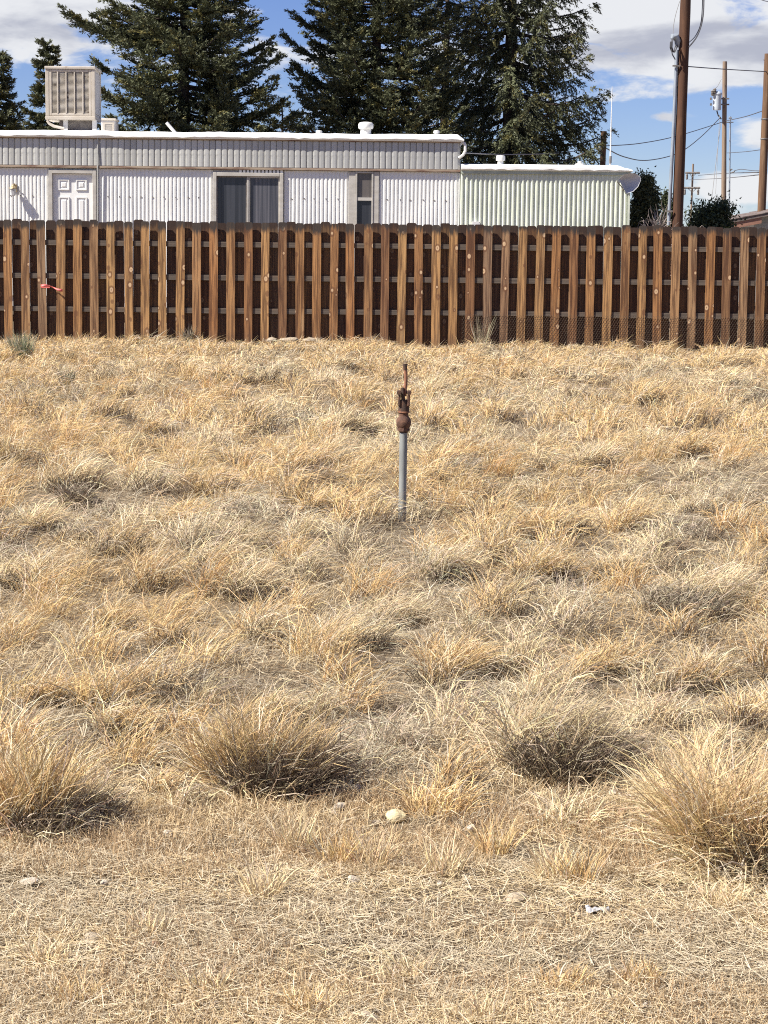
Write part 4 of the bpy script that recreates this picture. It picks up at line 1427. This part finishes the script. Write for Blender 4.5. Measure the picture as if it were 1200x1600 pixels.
# forked yoke with bolts
for sd in (-1, 1):
    xa, xb = (5.0, 9.4) if sd > 0 else (-9.2, -5.4)
    c0, c1 = sp_pt(634, xa), sp_pt(611, xb)
    MB().box(min(c0.x, c1.x), max(c0.x, c1.x), SB.y - 0.034, SB.y + 0.03, c0.z, c1.z).build('yoke_arm', M['rust'] if sd > 0 else M['rust_dark'], pipe_root, bevel=0.004)
    b0 = sp_pt(613.5, sd * 8.0)
    MB().tube([b0 + Vector((0, -0.05, 0)), b0 + Vector((0, 0.045, 0))], 0.013, 6).build('bolt', M['rust_dark'], pipe_root)
c0, c1 = sp_pt(615, -11.2), sp_pt(610.5, 11.0)
MB().box(c0.x, c1.x, SB.y - 0.02, SB.y + 0.02, c0.z, c1.z).build('yoke_bar', M['rust_dark'], pipe_root, bevel=0.003)
MB().tube([sp_pt(630, -1.0, -0.02), sp_pt(606, -2.5, -0.02)], 0.011, 8).build('stem', M['rust_dark'], pipe_root, smooth=True)
c0, c1 = sp_pt(624, -3.6), sp_pt(605, -0.4)
MB().box(c0.x, c1.x, SB.y - 0.03, SB.y - 0.012, c0.z, c1.z).build('link_plate', M['rust_dark'], pipe_root, bevel=0.003)
MB().tube([sp_pt(619, 1.2, -0.01), sp_pt(605, 1.4, -0.012), sp_pt(596, 2.4, -0.014), sp_pt(585, 2.2, -0.014), sp_pt(576, 1.0, -0.014), sp_pt(570, 0.6, -0.014)], [0.0105, 0.0105, 0.0105, 0.010, 0.0098, 0.0098], 10).build('handle', M['copper_rust'], pipe_root, smooth=True)
MB().tube([sp_pt(577.5, 1.1, -0.014), sp_pt(568.2, 0.5, -0.014)], 0.0118, 10).build('handle_grip', M['rust_dark'], pipe_root, smooth=True)

# ================================================================== STONES AND SCRAPS


def stone(px, py, wpx, hpx, mat, label, seed, group=None, flat=0.55, name='stone'):
    rg = np.random.default_rng(seed)
    p = G(px, py)
    s = p.y / FPX
    rx, rz = wpx * s * 0.5, max(hpx * s * 0.5, 0.009)
    zg = float(gz(p.x, p.y))
    import bmesh
    bm = bmesh.new()
    bmesh.ops.create_icosphere(bm, subdivisions=3, radius=1.0)
    off = rg.uniform(0, 50, 3)
    ax = rg.normal(0, 1, (5, 3))
    ax /= np.linalg.norm(ax, axis=1, keepdims=True)
    cut = rg.uniform(0.62, 0.9, 5)
    from mathutils import noise as mn
    for v in bm.verts:
        q = np.array(v.co)
        for a, c in zip(ax, cut):           # broken flat faces
            dd = q.dot(a)
            if dd > c:
                q = q - a * (dd - c) * 0.85
        q = q * (1 + 0.16 * mn.noise(Vector(q * 1.7 + off)) + 0.06 * mn.noise(Vector(q * 5 + off)))
        v.co = Vector((q[0] * rx, q[1] * rx * 0.8, q[2] * rz))
    me = bpy.data.meshes.new(name)
    bm.to_mesh(me)
    bm.free()
    me.materials.append(M[mat])
    o = link(name, me, None, (p.x, p.y, zg + rz * 0.42 + 0.004))
    if mat == 'stone_yellow':               # a flat slab propped up towards the viewer
        for v in me.vertices:
            v.co.y *= 0.9
            v.co.z *= 0.42
        o.location.z = zg + rx * 0.62
    o.rotation_euler = (0.95, 0.12, 0.35) if mat == 'stone_yellow' else (rg.uniform(0.1, 0.4), rg.uniform(-0.35, 0.35), rg.uniform(0, 6.28))
    tag(o, label, 'stone', group or 'pale stones lying in the straw')
    CLEAR.append((p.x, p.y, rx * 1.15))
    for k in range(1, 4):
        CLEAR.append((p.x, p.y - rx * 1.1 * k, rx * (1.0 - 0.15 * k)))


STN = [
    (619, 1276, 36, 34, 'stone_yellow', 'yellow cream flat stone propped up in the straw below the standpipe'),
    (556, 1236, 24, 12, 'stone_white', 'slim white stone at the right foot of the dark central tussock'),
    (531, 1262, 22, 14, 'stone_white', 'white stone touching the straw left of the yellow one'),
    (521, 1271, 14, 10, 'stone_white', 'tiny white stone beside the larger white one'),
    (586, 1283, 20, 12, 'stone_pale', 'pale buff stone just left of the yellow stone'),
    (577, 1312, 14, 12, 'stone_pale', 'small buff stone below and left of the yellow stone'),
    (246, 1233, 24, 16, 'stone_pale', 'pale stone at the left foot of the dark central tussock'),
    (480, 1245, 34, 14, 'stone_pale', 'broad buff stone in front of the dark central tussock'),
    (60, 1320, 20, 10, 'stone_white', 'white chip below the left edge tussock'),
    (45, 1382, 34, 8, 'stone_white', 'long thin white stone near the left edge of the mown strip'),
    (163, 1384, 14, 12, 'stone_white', 'white pebble at the edge of the mown strip on the left'),
    (262, 1304, 18, 9, 'stone_white', 'small white chip in short grass left of the centre'),
    (134, 1320, 18, 10, 'stone_pale', 'pale chip beside short grass at the left'),
    (143, 1470, 34, 20, 'stone_pale', 'sandy stone lying on the flattened straw at the left'),
    (242, 1477, 18, 10, 'stone_brown', 'small brown stone on the flattened straw'),
    (553, 1376, 26, 12, 'stone_white', 'whitish stone at the edge of the flattened track'),
    (336, 1569, 20, 12, 'stone_pale', 'pale stone near the bottom edge of the picture'),
    (578, 1590, 38, 16, 'stone_pale', 'tan stone cut by the bottom edge of the picture'),
    (958, 1243, 18, 12, 'stone_white', 'white stone at the left foot of the right edge tussock'),
    (985, 1255, 26, 16, 'stone_pale', 'lumpy buff stone beside the right edge tussock'),
    (970, 1275, 20, 12, 'stone_brown', 'brown grey clod in front of the right edge tussock'),
    (735, 1290, 26, 14, 'stone_white', 'white stone right of the yellow one in loose straw'),
    (687, 1384, 12, 9, 'stone_white', 'white pebble at the top of the flattened track'),
    (805, 1404, 36, 9, 'stone_pale', 'flat sandy patch of stone in the flattened track'),
    (650, 1413, 14, 8, 'stone_pale', 'pale pebble in the flattened track'),
    (1008, 1575, 14, 14, 'stone_white', 'white pebble near the bottom right corner'),
    (822, 1532, 12, 14, 'stone_brown', 'reddish pebble in short grass at the bottom'),
    (1095, 1392, 16, 10, 'stone_brown', 'grey brown clod under the right edge tussock'),
    (8, 1312, 24, 16, 'stone_brown', 'brown stone under the left edge tussock'),
]
for i, (a, b, w_, h_, m_, lb_) in enumerate(STN):
    stone(a, b, w_, h_, m_, lb_, 100 + i)
# clear plastic scrap on the track
q = G(934, 1424)
mb = MB()
rr = np.random.default_rng(5)
vs, fs = [], []
for j in range(4):
    for i in range(8):
        vs.append((q.x - 0.03 + i * 0.0085, q.y - 0.02 + j * 0.014, float(gz(q.x, q.y)) + 0.013 + rr.normal(0, 0.004)))
for j in range(3):
    for i in range(7):
        fs.append((j * 8 + i, j * 8 + i + 1, j * 8 + i + 9, j * 8 + i + 8))
scrap = mb.add(vs, fs).build('plastic_scrap', M['plastic_white'])
s_ = scrap.modifiers.new('thick', 'SOLIDIFY')
s_.thickness = 0.001
tag(scrap, 'crumpled whitish plastic scrap lying on the flattened track', 'litter')
CLEAR.append((q.x, q.y, 0.05))
# pale rubble at the foot of the fence
q = P(462, 537, 35.4)
for k, (dx_, w_) in enumerate(((-0.1, 0.34), (0.22, 0.26), (-0.38, 0.2))):
    import bmesh
    bm = bmesh.new()
    bmesh.ops.create_icosphere(bm, subdivisions=2, radius=1.0)
    for v in bm.verts:
        f = 1 + 0.2 * math.sin(v.co.x * 4 + k) * math.cos(v.co.y * 3)
        v.co = Vector((v.co.x * w_ / 2 * f, v.co.y * 0.12, v.co.z * 0.045 * f))
    me = bpy.data.meshes.new('stone')
    bm.to_mesh(me)
    bm.free()
    me.materials.append(M['stone_pale'])
    o = link('stone', me, None, (q.x + dx_, 35.5 - 0.05 * k, 0.13))
    tag(o, ('largest whitish rubble lump at the foot of the fence', 'whitish rubble lump on the right at the fence foot', 'whitish rubble lump on the left at the fence foot')[k], 'stone', 'pale rubble at the fence foot')

# ================================================================== GRASS
for k in range(5):
    CLEAR.append((SB.x, SB.y - 0.22 * k, 0.045))
# named tussocks ---------------------------------------------------------------


def tussock(px, py, wpx, hpx, base, label, seed, N=900, w=0.0034, lean=0.45, wind=0.1, grey=0.1, up=(3, 26), bend=(25, 75), spread=0.85, group='grass tussocks in the lot', dark=0.28):
    rng = np.random.default_rng(seed)
    p = G(px, py)
    s = p.y / FPX
    rad = wpx * s * 0.30
    L = hpx * s * 0.80
    prs = []
    for k in range(5):                     # several ragged bunches grown into one
        a_, rr_ = rng.uniform(0, 6.28), rad * rng.uniform(0.15, 0.75)
        prs.append(tuft(p.x + rr_ * math.cos(a_), p.y + rr_ * math.sin(a_), rad * rng.uniform(0.35, 0.7), int(N * rng.uniform(0.14, 0.26)), L * rng.uniform(0.65, 1.2), w,
                        base * rng.uniform(0.88, 1.12), rng, lean=lean * rng.uniform(0.6, 1.6), wind=wind + rng.normal(0, 0.7), up=up, bend=(bend[0] + 8, bend[1] + 25), grey=grey, pale=0.14, spread=spread * rng.uniform(0.4, 0.9), chaos=1.0, kink=0.6))
    tang = tuft(p.x, p.y, rad * 1.05, N // 3, L * 0.85, w, STRAW, rng, lean=lean, wind=wind, up=(10, 65), bend=(30, 120), grey=0.3, pale=0.25, spread=0.4, chaos=1.5)
    shade_tuft = tuft(p.x + rad * 0.30, p.y - rad * 0.75, rad * 0.8, int(N * 0.7 * dark), L * 0.62, w, HOLLOW_SHADE * 0.85, rng, lean=0.3, up=(3, 35), bend=(10, 70), grey=0.04, pale=0.02, chaos=0.8)  # dark blades at the front foot, painted shade of the hollow
    prs.append(tuft(p.x + rad * 0.1, p.y - rad * 0.9, rad * 0.9, N // 9, L * 0.6, w, STRAW, rng, lean=0.3, up=(5, 50), bend=(30, 110), grey=0.1, pale=0.3, chaos=1.2))
    me = blade_mesh('grass_tussock', prs + [tang, shade_tuft], M['blades'])
    o_ = np.array([p.x, p.y, float(gz(p.x, p.y))])
    co = np.empty(len(me.vertices) * 3, dtype=np.float32)
    me.vertices.foreach_get('co', co)
    me.vertices.foreach_set('co', (co.reshape(-1, 3) - o_).ravel().astype(np.float32))
    o = link('grass_tussock', me, None, o_)
    tag(o, label, 'grass tussock', group)


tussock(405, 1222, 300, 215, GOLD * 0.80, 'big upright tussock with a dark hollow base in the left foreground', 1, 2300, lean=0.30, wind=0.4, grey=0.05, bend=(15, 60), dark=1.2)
tussock(490, 1215, 190, 150, HOLLOW_SHADE * 1.6, 'low dark tussock leaning against the right of the big one', 2, 900, lean=0.9, grey=0.25, bend=(40, 90))
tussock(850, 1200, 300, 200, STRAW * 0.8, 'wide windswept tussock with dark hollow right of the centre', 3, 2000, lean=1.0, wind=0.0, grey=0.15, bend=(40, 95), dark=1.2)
tussock(930, 1200, 220, 110, HOLLOW_SHADE * 1.6, 'dark flattened tussock between the windswept and the right edge ones', 4, 900, lean=0.8, grey=0.4, bend=(50, 100))
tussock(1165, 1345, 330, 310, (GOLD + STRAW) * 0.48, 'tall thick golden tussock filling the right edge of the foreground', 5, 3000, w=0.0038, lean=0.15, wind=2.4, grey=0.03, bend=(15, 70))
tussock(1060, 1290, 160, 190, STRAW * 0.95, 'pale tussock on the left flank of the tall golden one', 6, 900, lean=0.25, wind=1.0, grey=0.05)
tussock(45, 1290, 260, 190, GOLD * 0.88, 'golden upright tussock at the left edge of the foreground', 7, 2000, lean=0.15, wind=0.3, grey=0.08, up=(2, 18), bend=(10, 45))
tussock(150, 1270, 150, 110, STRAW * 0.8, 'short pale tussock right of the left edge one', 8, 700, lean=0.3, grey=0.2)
tussock(480, 775, 120, 75, HOLLOW_SHADE * 1.3, 'dark brown shaded tussock in the middle distance left of the pipe', 9, 900, w=0.005, lean=0.6, grey=0.2, bend=(40, 90))
tussock(115, 782, 100, 60, HOLLOW_SHADE * 1.2, 'dark brown tussock in the middle distance near the left edge', 10, 800, w=0.005, lean=0.6, grey=0.2, bend=(40, 90))
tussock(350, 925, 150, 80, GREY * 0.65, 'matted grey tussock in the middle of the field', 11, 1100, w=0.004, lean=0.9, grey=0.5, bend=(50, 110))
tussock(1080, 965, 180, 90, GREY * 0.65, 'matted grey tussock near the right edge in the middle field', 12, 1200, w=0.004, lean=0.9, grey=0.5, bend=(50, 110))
tussock(710, 752, 110, 60, GREY * 0.65, 'grey brown tussock to the right of the standpipe', 13, 800, w=0.005, lean=0.8, grey=0.4, bend=(50, 110))
for k, (a, b, r_) in enumerate(((410, 1225, 0.12), (860, 1205, 0.10), (1165, 1340, 0.14))):
    pass


def herb(px, py, hpx, wpx, c1, c2, label, seed, N=420, name='sage_shrub'):
    rng = np.random.default_rng(seed)
    p = G(px, py)
    s = p.y / FPX
    pr = []
    for cc, n in ((c1, N * 2 // 3), (c2, N // 3)):
        pr.append(tuft(p.x, p.y, wpx * s * 0.25, n, hpx * s * 1.15, 0.010, np.array(cc), rng, lean=0.1, up=(2, 22), bend=(0, 30), grey=0.08, pale=0.04, spread=1.0))
    me = blade_mesh(name, pr, M['blades'])
    o_ = np.array([p.x, p.y, float(gz(p.x, p.y))])
    co = np.empty(len(me.vertices) * 3, dtype=np.float32)
    me.vertices.foreach_get('co', co)
    me.vertices.foreach_set('co', (co.reshape(-1, 3) - o_).ravel().astype(np.float32))
    tag(link(name, me, None, o_), label, 'shrub')


herb(34, 568, 44, 42, (0.23, 0.25, 0.145), (0.40, 0.37, 0.26), 'grey green sagebrush near the fence at the left edge', 61)
herb(105, 617, 32, 24, (0.24, 0.22, 0.14), (0.36, 0.32, 0.24), 'small greenish weed right of and nearer than the sagebrush', 62, 200)
herb(294, 540, 30, 26, (0.24, 0.21, 0.15), (0.36, 0.32, 0.24), 'dry grey weed at the fence foot below the wide window', 63, 200, 'dry_weed')
herb(751, 546, 46, 34, (0.44, 0.38, 0.26), (0.30, 0.25, 0.17), 'tall pale dry weed against the start of the chicken wire', 64, 80, 'dry_weed')
herb(1092, 546, 40, 44, (0.26, 0.21, 0.15), (0.40, 0.34, 0.24), 'brown dry weed against the chicken wire near the right', 65, 160, 'dry_weed')

# the standing grass of the field ------------------------------------------------
rng = np.random.default_rng(2024)


def hummocks(y0, y1, gap):
    """spaced-out places for bunches, a little farther apart than they are wide"""
    x, y = scatter(y0, y1, 3.2 / gap ** 2, rng)
    ok = ~((np.abs(x - SB.x) < 0.16) & (y > SB.y - 1.3) & (y < SB.y + 0.1))
    x, y = x[ok], y[ok]
    keepx, keepy = [], []
    cells = {}
    for a, b in zip(x, y):
        g = gap * (0.75 + 0.6 * float(vnoise(a, b, 1.6, 9)))
        ca, cb = int(a // gap), int(b // gap)
        if all((a - p) ** 2 + (b - q) ** 2 > g * g for i in (-2, -1, 0, 1, 2) for j in (-2, -1, 0, 1, 2) for p, q in cells.get((ca + i, cb + j), ())):
            cells.setdefault((ca, cb), []).append((a, b))
            keepx.append(a)
            keepy.append(b)
    return np.array(keepx), np.array(keepy)


def field(y0, y1, gap, nb, rad, Lr, w, rest_dens, restL, gold_bias=0.0, segs=3):
    out_ = []
    tx, ty = hummocks(y0, y1, gap)
    wind_f = (vnoise(tx, ty, 2.2, 5) - 0.5) * 2.2 + 0.15
    kind = vnoise(tx, ty / 2.5, 0.8, 6) * 0.6 + rng.random(len(tx)) * 0.4 + gold_bias
    size = 0.65 + 0.7 * rng.random(len(tx))
    for i in range(len(tx)):
        k, sz = kind[i], size[i]
        n = int(nb * sz * rng.uniform(0.75, 1.3))
        L = rng.uniform(*Lr) * (0.55 + 0.45 * sz)
        R_ = rad * sz
        pd = L * rng.uniform(0.15, 0.4)
        if k > 0.60:
            base = GOLD * rng.uniform(0.9, 1.12) if rng.random() < 0.85 else ORANGE * rng.uniform(0.95, 1.15)
            pr = tuft(tx[i], ty[i], R_, n, L, w, base, rng, lean=0.6, wind=wind_f[i], up=(3, 35), bend=(45, 110), grey=0.10, pale=0.2, chaos=0.8, ped=pd * 0.6, segs=segs)
        elif k > 0.40:
            base = STRAW * rng.uniform(0.82, 1.06)
            pr = tuft(tx[i], ty[i], R_ * 1.1, n, L, w, base, rng, lean=0.8, wind=wind_f[i], up=(5, 40), bend=(70, 130), grey=0.2, pale=0.24, chaos=0.95, ped=pd, segs=segs)
        else:
            base = (GREY * 0.6 + STRAW * 0.4) * rng.uniform(0.8, 1.1)
            pr = tuft(tx[i], ty[i], R_ * 1.25, n, L * 0.85, w, base, rng, lean=0.7, wind=wind_f[i] + rng.normal(0, 0.5), up=(10, 50), bend=(60, 130), grey=0.45, pale=0.22, chaos=1.1, ped=pd, segs=segs)
        out_.append(pr)
        # dark blades that paint shade onto the lee side of the bunch
        u_ = rng.random()
        if u_ < 0.46:
            q_ = 1.5 if u_ < 0.24 else 1.0
            out_.append(tuft(tx[i] + R_ * rng.uniform(0.1, 0.8), ty[i] - R_ * rng.uniform(0.5, 1.2), R_ * 0.85 * q_, int(n * 0.55 * q_), L * rng.uniform(0.55, 0.8) * (0.85 + 0.15 * q_), w, HOLLOW_SHADE * rng.uniform(0.65, 1.1), rng, lean=0.35, wind=wind_f[i], up=(3, 40), bend=(15, 75), grey=0.05, pale=0.03, chaos=0.8, segs=2))
    x, y = scatter(y0, y1, rest_dens, rng)
    N = len(x)
    g = vnoise(x, y / 2.5, 0.7, 16) + gold_bias
    base = np.where((g > 0.62)[:, None], GOLD * 0.95, np.where((g > 0.40)[:, None], STRAW * 0.9, GREY * 0.9))
    c = base * rng.normal(1, 0.2, N).clip(0.45, 1.45)[:, None]
    u = rng.random(N)
    c[u < 0.32] = BROWN * 1.05
    c[u > 0.9] = PALE
    wind = (vnoise(x, y, 2.2, 5) - 0.5) * 2.2 + 0.15
    az = wind + rng.normal(0, 1.1, N)
    ph0 = np.radians(rng.uniform(10, 70, N))
    ph1 = ph0 + np.radians(rng.uniform(10, 70, N))
    L = restL * rng.uniform(0.4, 1.2, N) * (0.55 + 0.9 * vnoise(x, y / 2, 0.5, 17))
    out_.append(blade_arrays(np.stack([x, y, gz(x, y) - 0.004], -1), az, ph0, ph1, L, w * rng.uniform(0.6, 1.25, N), c, rng, segs=2))
    return out_


grass = []
# bunches with a hollow under their crest, its shade painted by dark blades
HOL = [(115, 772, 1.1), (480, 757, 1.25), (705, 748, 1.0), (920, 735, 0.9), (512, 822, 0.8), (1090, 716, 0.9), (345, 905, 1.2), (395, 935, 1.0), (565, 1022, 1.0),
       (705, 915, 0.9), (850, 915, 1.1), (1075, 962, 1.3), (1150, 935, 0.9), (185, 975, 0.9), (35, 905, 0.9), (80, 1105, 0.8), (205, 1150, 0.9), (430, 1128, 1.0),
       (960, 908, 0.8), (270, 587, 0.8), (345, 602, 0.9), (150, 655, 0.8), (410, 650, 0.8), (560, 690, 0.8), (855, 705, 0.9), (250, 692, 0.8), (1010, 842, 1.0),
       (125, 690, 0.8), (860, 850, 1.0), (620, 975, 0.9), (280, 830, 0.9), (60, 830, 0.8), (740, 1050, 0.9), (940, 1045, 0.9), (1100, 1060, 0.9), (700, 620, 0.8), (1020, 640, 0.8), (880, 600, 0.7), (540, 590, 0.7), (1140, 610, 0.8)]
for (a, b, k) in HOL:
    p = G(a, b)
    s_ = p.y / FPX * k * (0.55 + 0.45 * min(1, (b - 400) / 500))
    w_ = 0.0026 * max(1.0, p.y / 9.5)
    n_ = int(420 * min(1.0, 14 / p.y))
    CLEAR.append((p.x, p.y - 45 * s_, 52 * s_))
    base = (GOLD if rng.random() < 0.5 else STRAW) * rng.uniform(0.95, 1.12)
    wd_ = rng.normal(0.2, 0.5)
    grass.append(tuft(p.x, p.y, 42 * s_, n_, 46 * s_, w_ * 1.1, HOLLOW_SHADE * rng.uniform(0.55, 0.85), rng, lean=0.3, wind=wd_, up=(0, 35), bend=(10, 70), grey=0.03, pale=0.02, chaos=0.9, segs=2))
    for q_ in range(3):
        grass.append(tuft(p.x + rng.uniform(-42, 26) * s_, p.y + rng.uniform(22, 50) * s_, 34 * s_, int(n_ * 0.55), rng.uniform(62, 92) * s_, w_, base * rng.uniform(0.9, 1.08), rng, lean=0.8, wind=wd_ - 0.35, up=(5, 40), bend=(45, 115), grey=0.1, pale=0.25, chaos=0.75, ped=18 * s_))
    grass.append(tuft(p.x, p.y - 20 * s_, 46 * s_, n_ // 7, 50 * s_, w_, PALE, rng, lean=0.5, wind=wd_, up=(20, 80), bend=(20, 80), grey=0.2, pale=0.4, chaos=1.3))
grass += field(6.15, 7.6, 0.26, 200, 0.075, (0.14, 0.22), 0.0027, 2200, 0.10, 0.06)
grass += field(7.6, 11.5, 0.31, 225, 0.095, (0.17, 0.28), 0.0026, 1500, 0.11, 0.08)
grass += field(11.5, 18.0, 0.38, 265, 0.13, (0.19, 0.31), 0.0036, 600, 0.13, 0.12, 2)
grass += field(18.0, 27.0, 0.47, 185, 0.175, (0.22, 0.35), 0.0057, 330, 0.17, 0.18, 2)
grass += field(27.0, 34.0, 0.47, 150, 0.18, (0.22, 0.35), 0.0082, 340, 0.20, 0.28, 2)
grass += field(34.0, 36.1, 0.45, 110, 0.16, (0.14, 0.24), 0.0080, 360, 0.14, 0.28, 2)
go = link('dry_grass', blade_mesh('dry_grass', grass, M['blades']))
tag(go, 'sunlit dry golden and grey grass leaning across the whole lot', None, None, 'stuff')

# short mown grass of the foreground
short = []


def short_grass(y0, y1, dens, L, base, seed, patch=0.35, thr=0.35, upmax=40, fade=0.0):
    r = np.random.default_rng(seed)
    x, y = scatter(y0, y1, dens, r)
    e_ = vnoise(x, y, 0.45, 50 + seed)
    ok = (vnoise(x, y, patch, 20 + seed) > thr) & (y < y1 - 0.32 * e_ - fade * r.random(len(x)) ** 2) & (y > y0 + 0.25 * (1 - e_) * (y0 > 4.5))
    x, y = x[ok], y[ok]
    N = len(x)
    mixv = vnoise(x, y, 0.25, 30 + seed)[:, None]
    c = (np.array(base)[None] * mixv + BROWN * 1.6 * (1 - mixv)) * r.normal(1, 0.2, N).clip(0.4, 1.6)[:, None]
    u = r.random(N)
    c[u > 0.93] = PALE
    az = r.uniform(0, 6.28, N)
    ph0 = np.radians(r.uniform(0, upmax, N))
    ph1 = ph0 + np.radians(r.uniform(0, 60, N))
    short.append(blade_arrays(np.stack([x, y, gz(x, y) - 0.003], -1), az, ph0, ph1, L * r.uniform(0.4, 1.2, N), 0.0021 * r.uniform(0.6, 1.3, N), c, r, segs=2))


short_grass(5.45, 6.6, 13000, 0.060, (STRAW + BROWN) * 0.55, 1, thr=0.30)
short_grass(6.2, 7.2, 3000, 0.09, STRAW, 2)
short_grass(4.2, 5.45, 14000, 0.050, STRAW * 0.95, 3, thr=0.34, fade=0.7)
short_grass(4.95, 5.65, 4500, 0.045, STRAW, 4, thr=0.52)
r = np.random.default_rng(77)
for (tx, ty) in [(1040 + 0, 1330), (530, 1345), (770, 1330), (460, 1320), (690, 1365), (870, 1370), (410, 1395), (640, 1520), (70, 1500), (880, 1540), (480, 1575), (1000, 1530), (230, 1455), (120, 1560), (760, 1590), (320, 1540), (905, 1375), (580, 1350), (1130, 1410)]:
    p = G(tx, ty)
    short.append(tuft(p.x, p.y, 0.05, 150, 0.13 if ty < 1400 else 0.07, 0.003, STRAW if r.random() < 0.5 else GOLD, r, lean=0.1, wind=r.uniform(0, 6), up=(3, 30), bend=(10, 50), grey=0.08))
so = link('mown_grass', blade_mesh('mown_grass', short, M['blades']))
tag(so, 'short brown mown grass of the near strip', None, None, 'stuff')

# loose straw lying flat
lit = []


def litter(y0, y1, dens, L, w, seed, along=0.0, sp=3.1, pale=0.35, base=STRAW):
    r = np.random.default_rng(seed)
    x, y = scatter(y0, y1, dens, r)
    N = len(x)
    gap_ = vnoise(x, y / 1.6, 0.16, 45 + seed) * 0.6 + vnoise(x, y / 1.6, 0.5, 46 + seed) * 0.4
    ok = r.random(N) < np.clip((gap_ - 0.20) * 5.0, 0.55, 1.0)
    x, y = x[ok], y[ok]
    N = len(x)
    cl = vnoise(x, y, 0.3, 40 + seed)
    c = np.where((cl > 0.5)[:, None], base * 0.90, (GREY * 0.6 + STRAW * 0.4) * 0.92) * r.normal(1, 0.2, N).clip(0.4, 1.5)[:, None]
    u = r.random(N)
    c[u < pale] = PALE * 1.04
    c[u > 0.87] = BROWN
    az = along + r.uniform(-sp, sp, N) + (r.random(N) < 0.5) * math.pi
    ph0 = np.radians(r.uniform(74, 96, N))
    ph1 = ph0 + np.radians(r.uniform(-14, 14, N))
    z = gz(x, y) + r.uniform(0.002, 0.022, N)
    lit.append(blade_arrays(np.stack([x, y, z], -1), az, ph0, ph1, L * r.uniform(0.35, 1.3, N), w * r.uniform(0.6, 1.3, N), c, r, floor=False, segs=1))


litter(4.2, 5.75, 23000, 0.060, 0.0018, 2, along=0.1, sp=1.6, pale=0.36)
litter(5.6, 7.0, 6800, 0.07, 0.0019, 3, pale=0.30)
litter(7.0, 10.0, 2200, 0.12, 0.0024, 4, pale=0.12, base=GREY)
litter(10.0, 18.0, 560, 0.18, 0.0036, 5, pale=0.12, base=GREY)
lo = link('loose_straw', blade_mesh('loose_straw', lit, M['blades']))
tag(lo, 'pale loose straw lying flat over the ground', None, None, 'stuff')
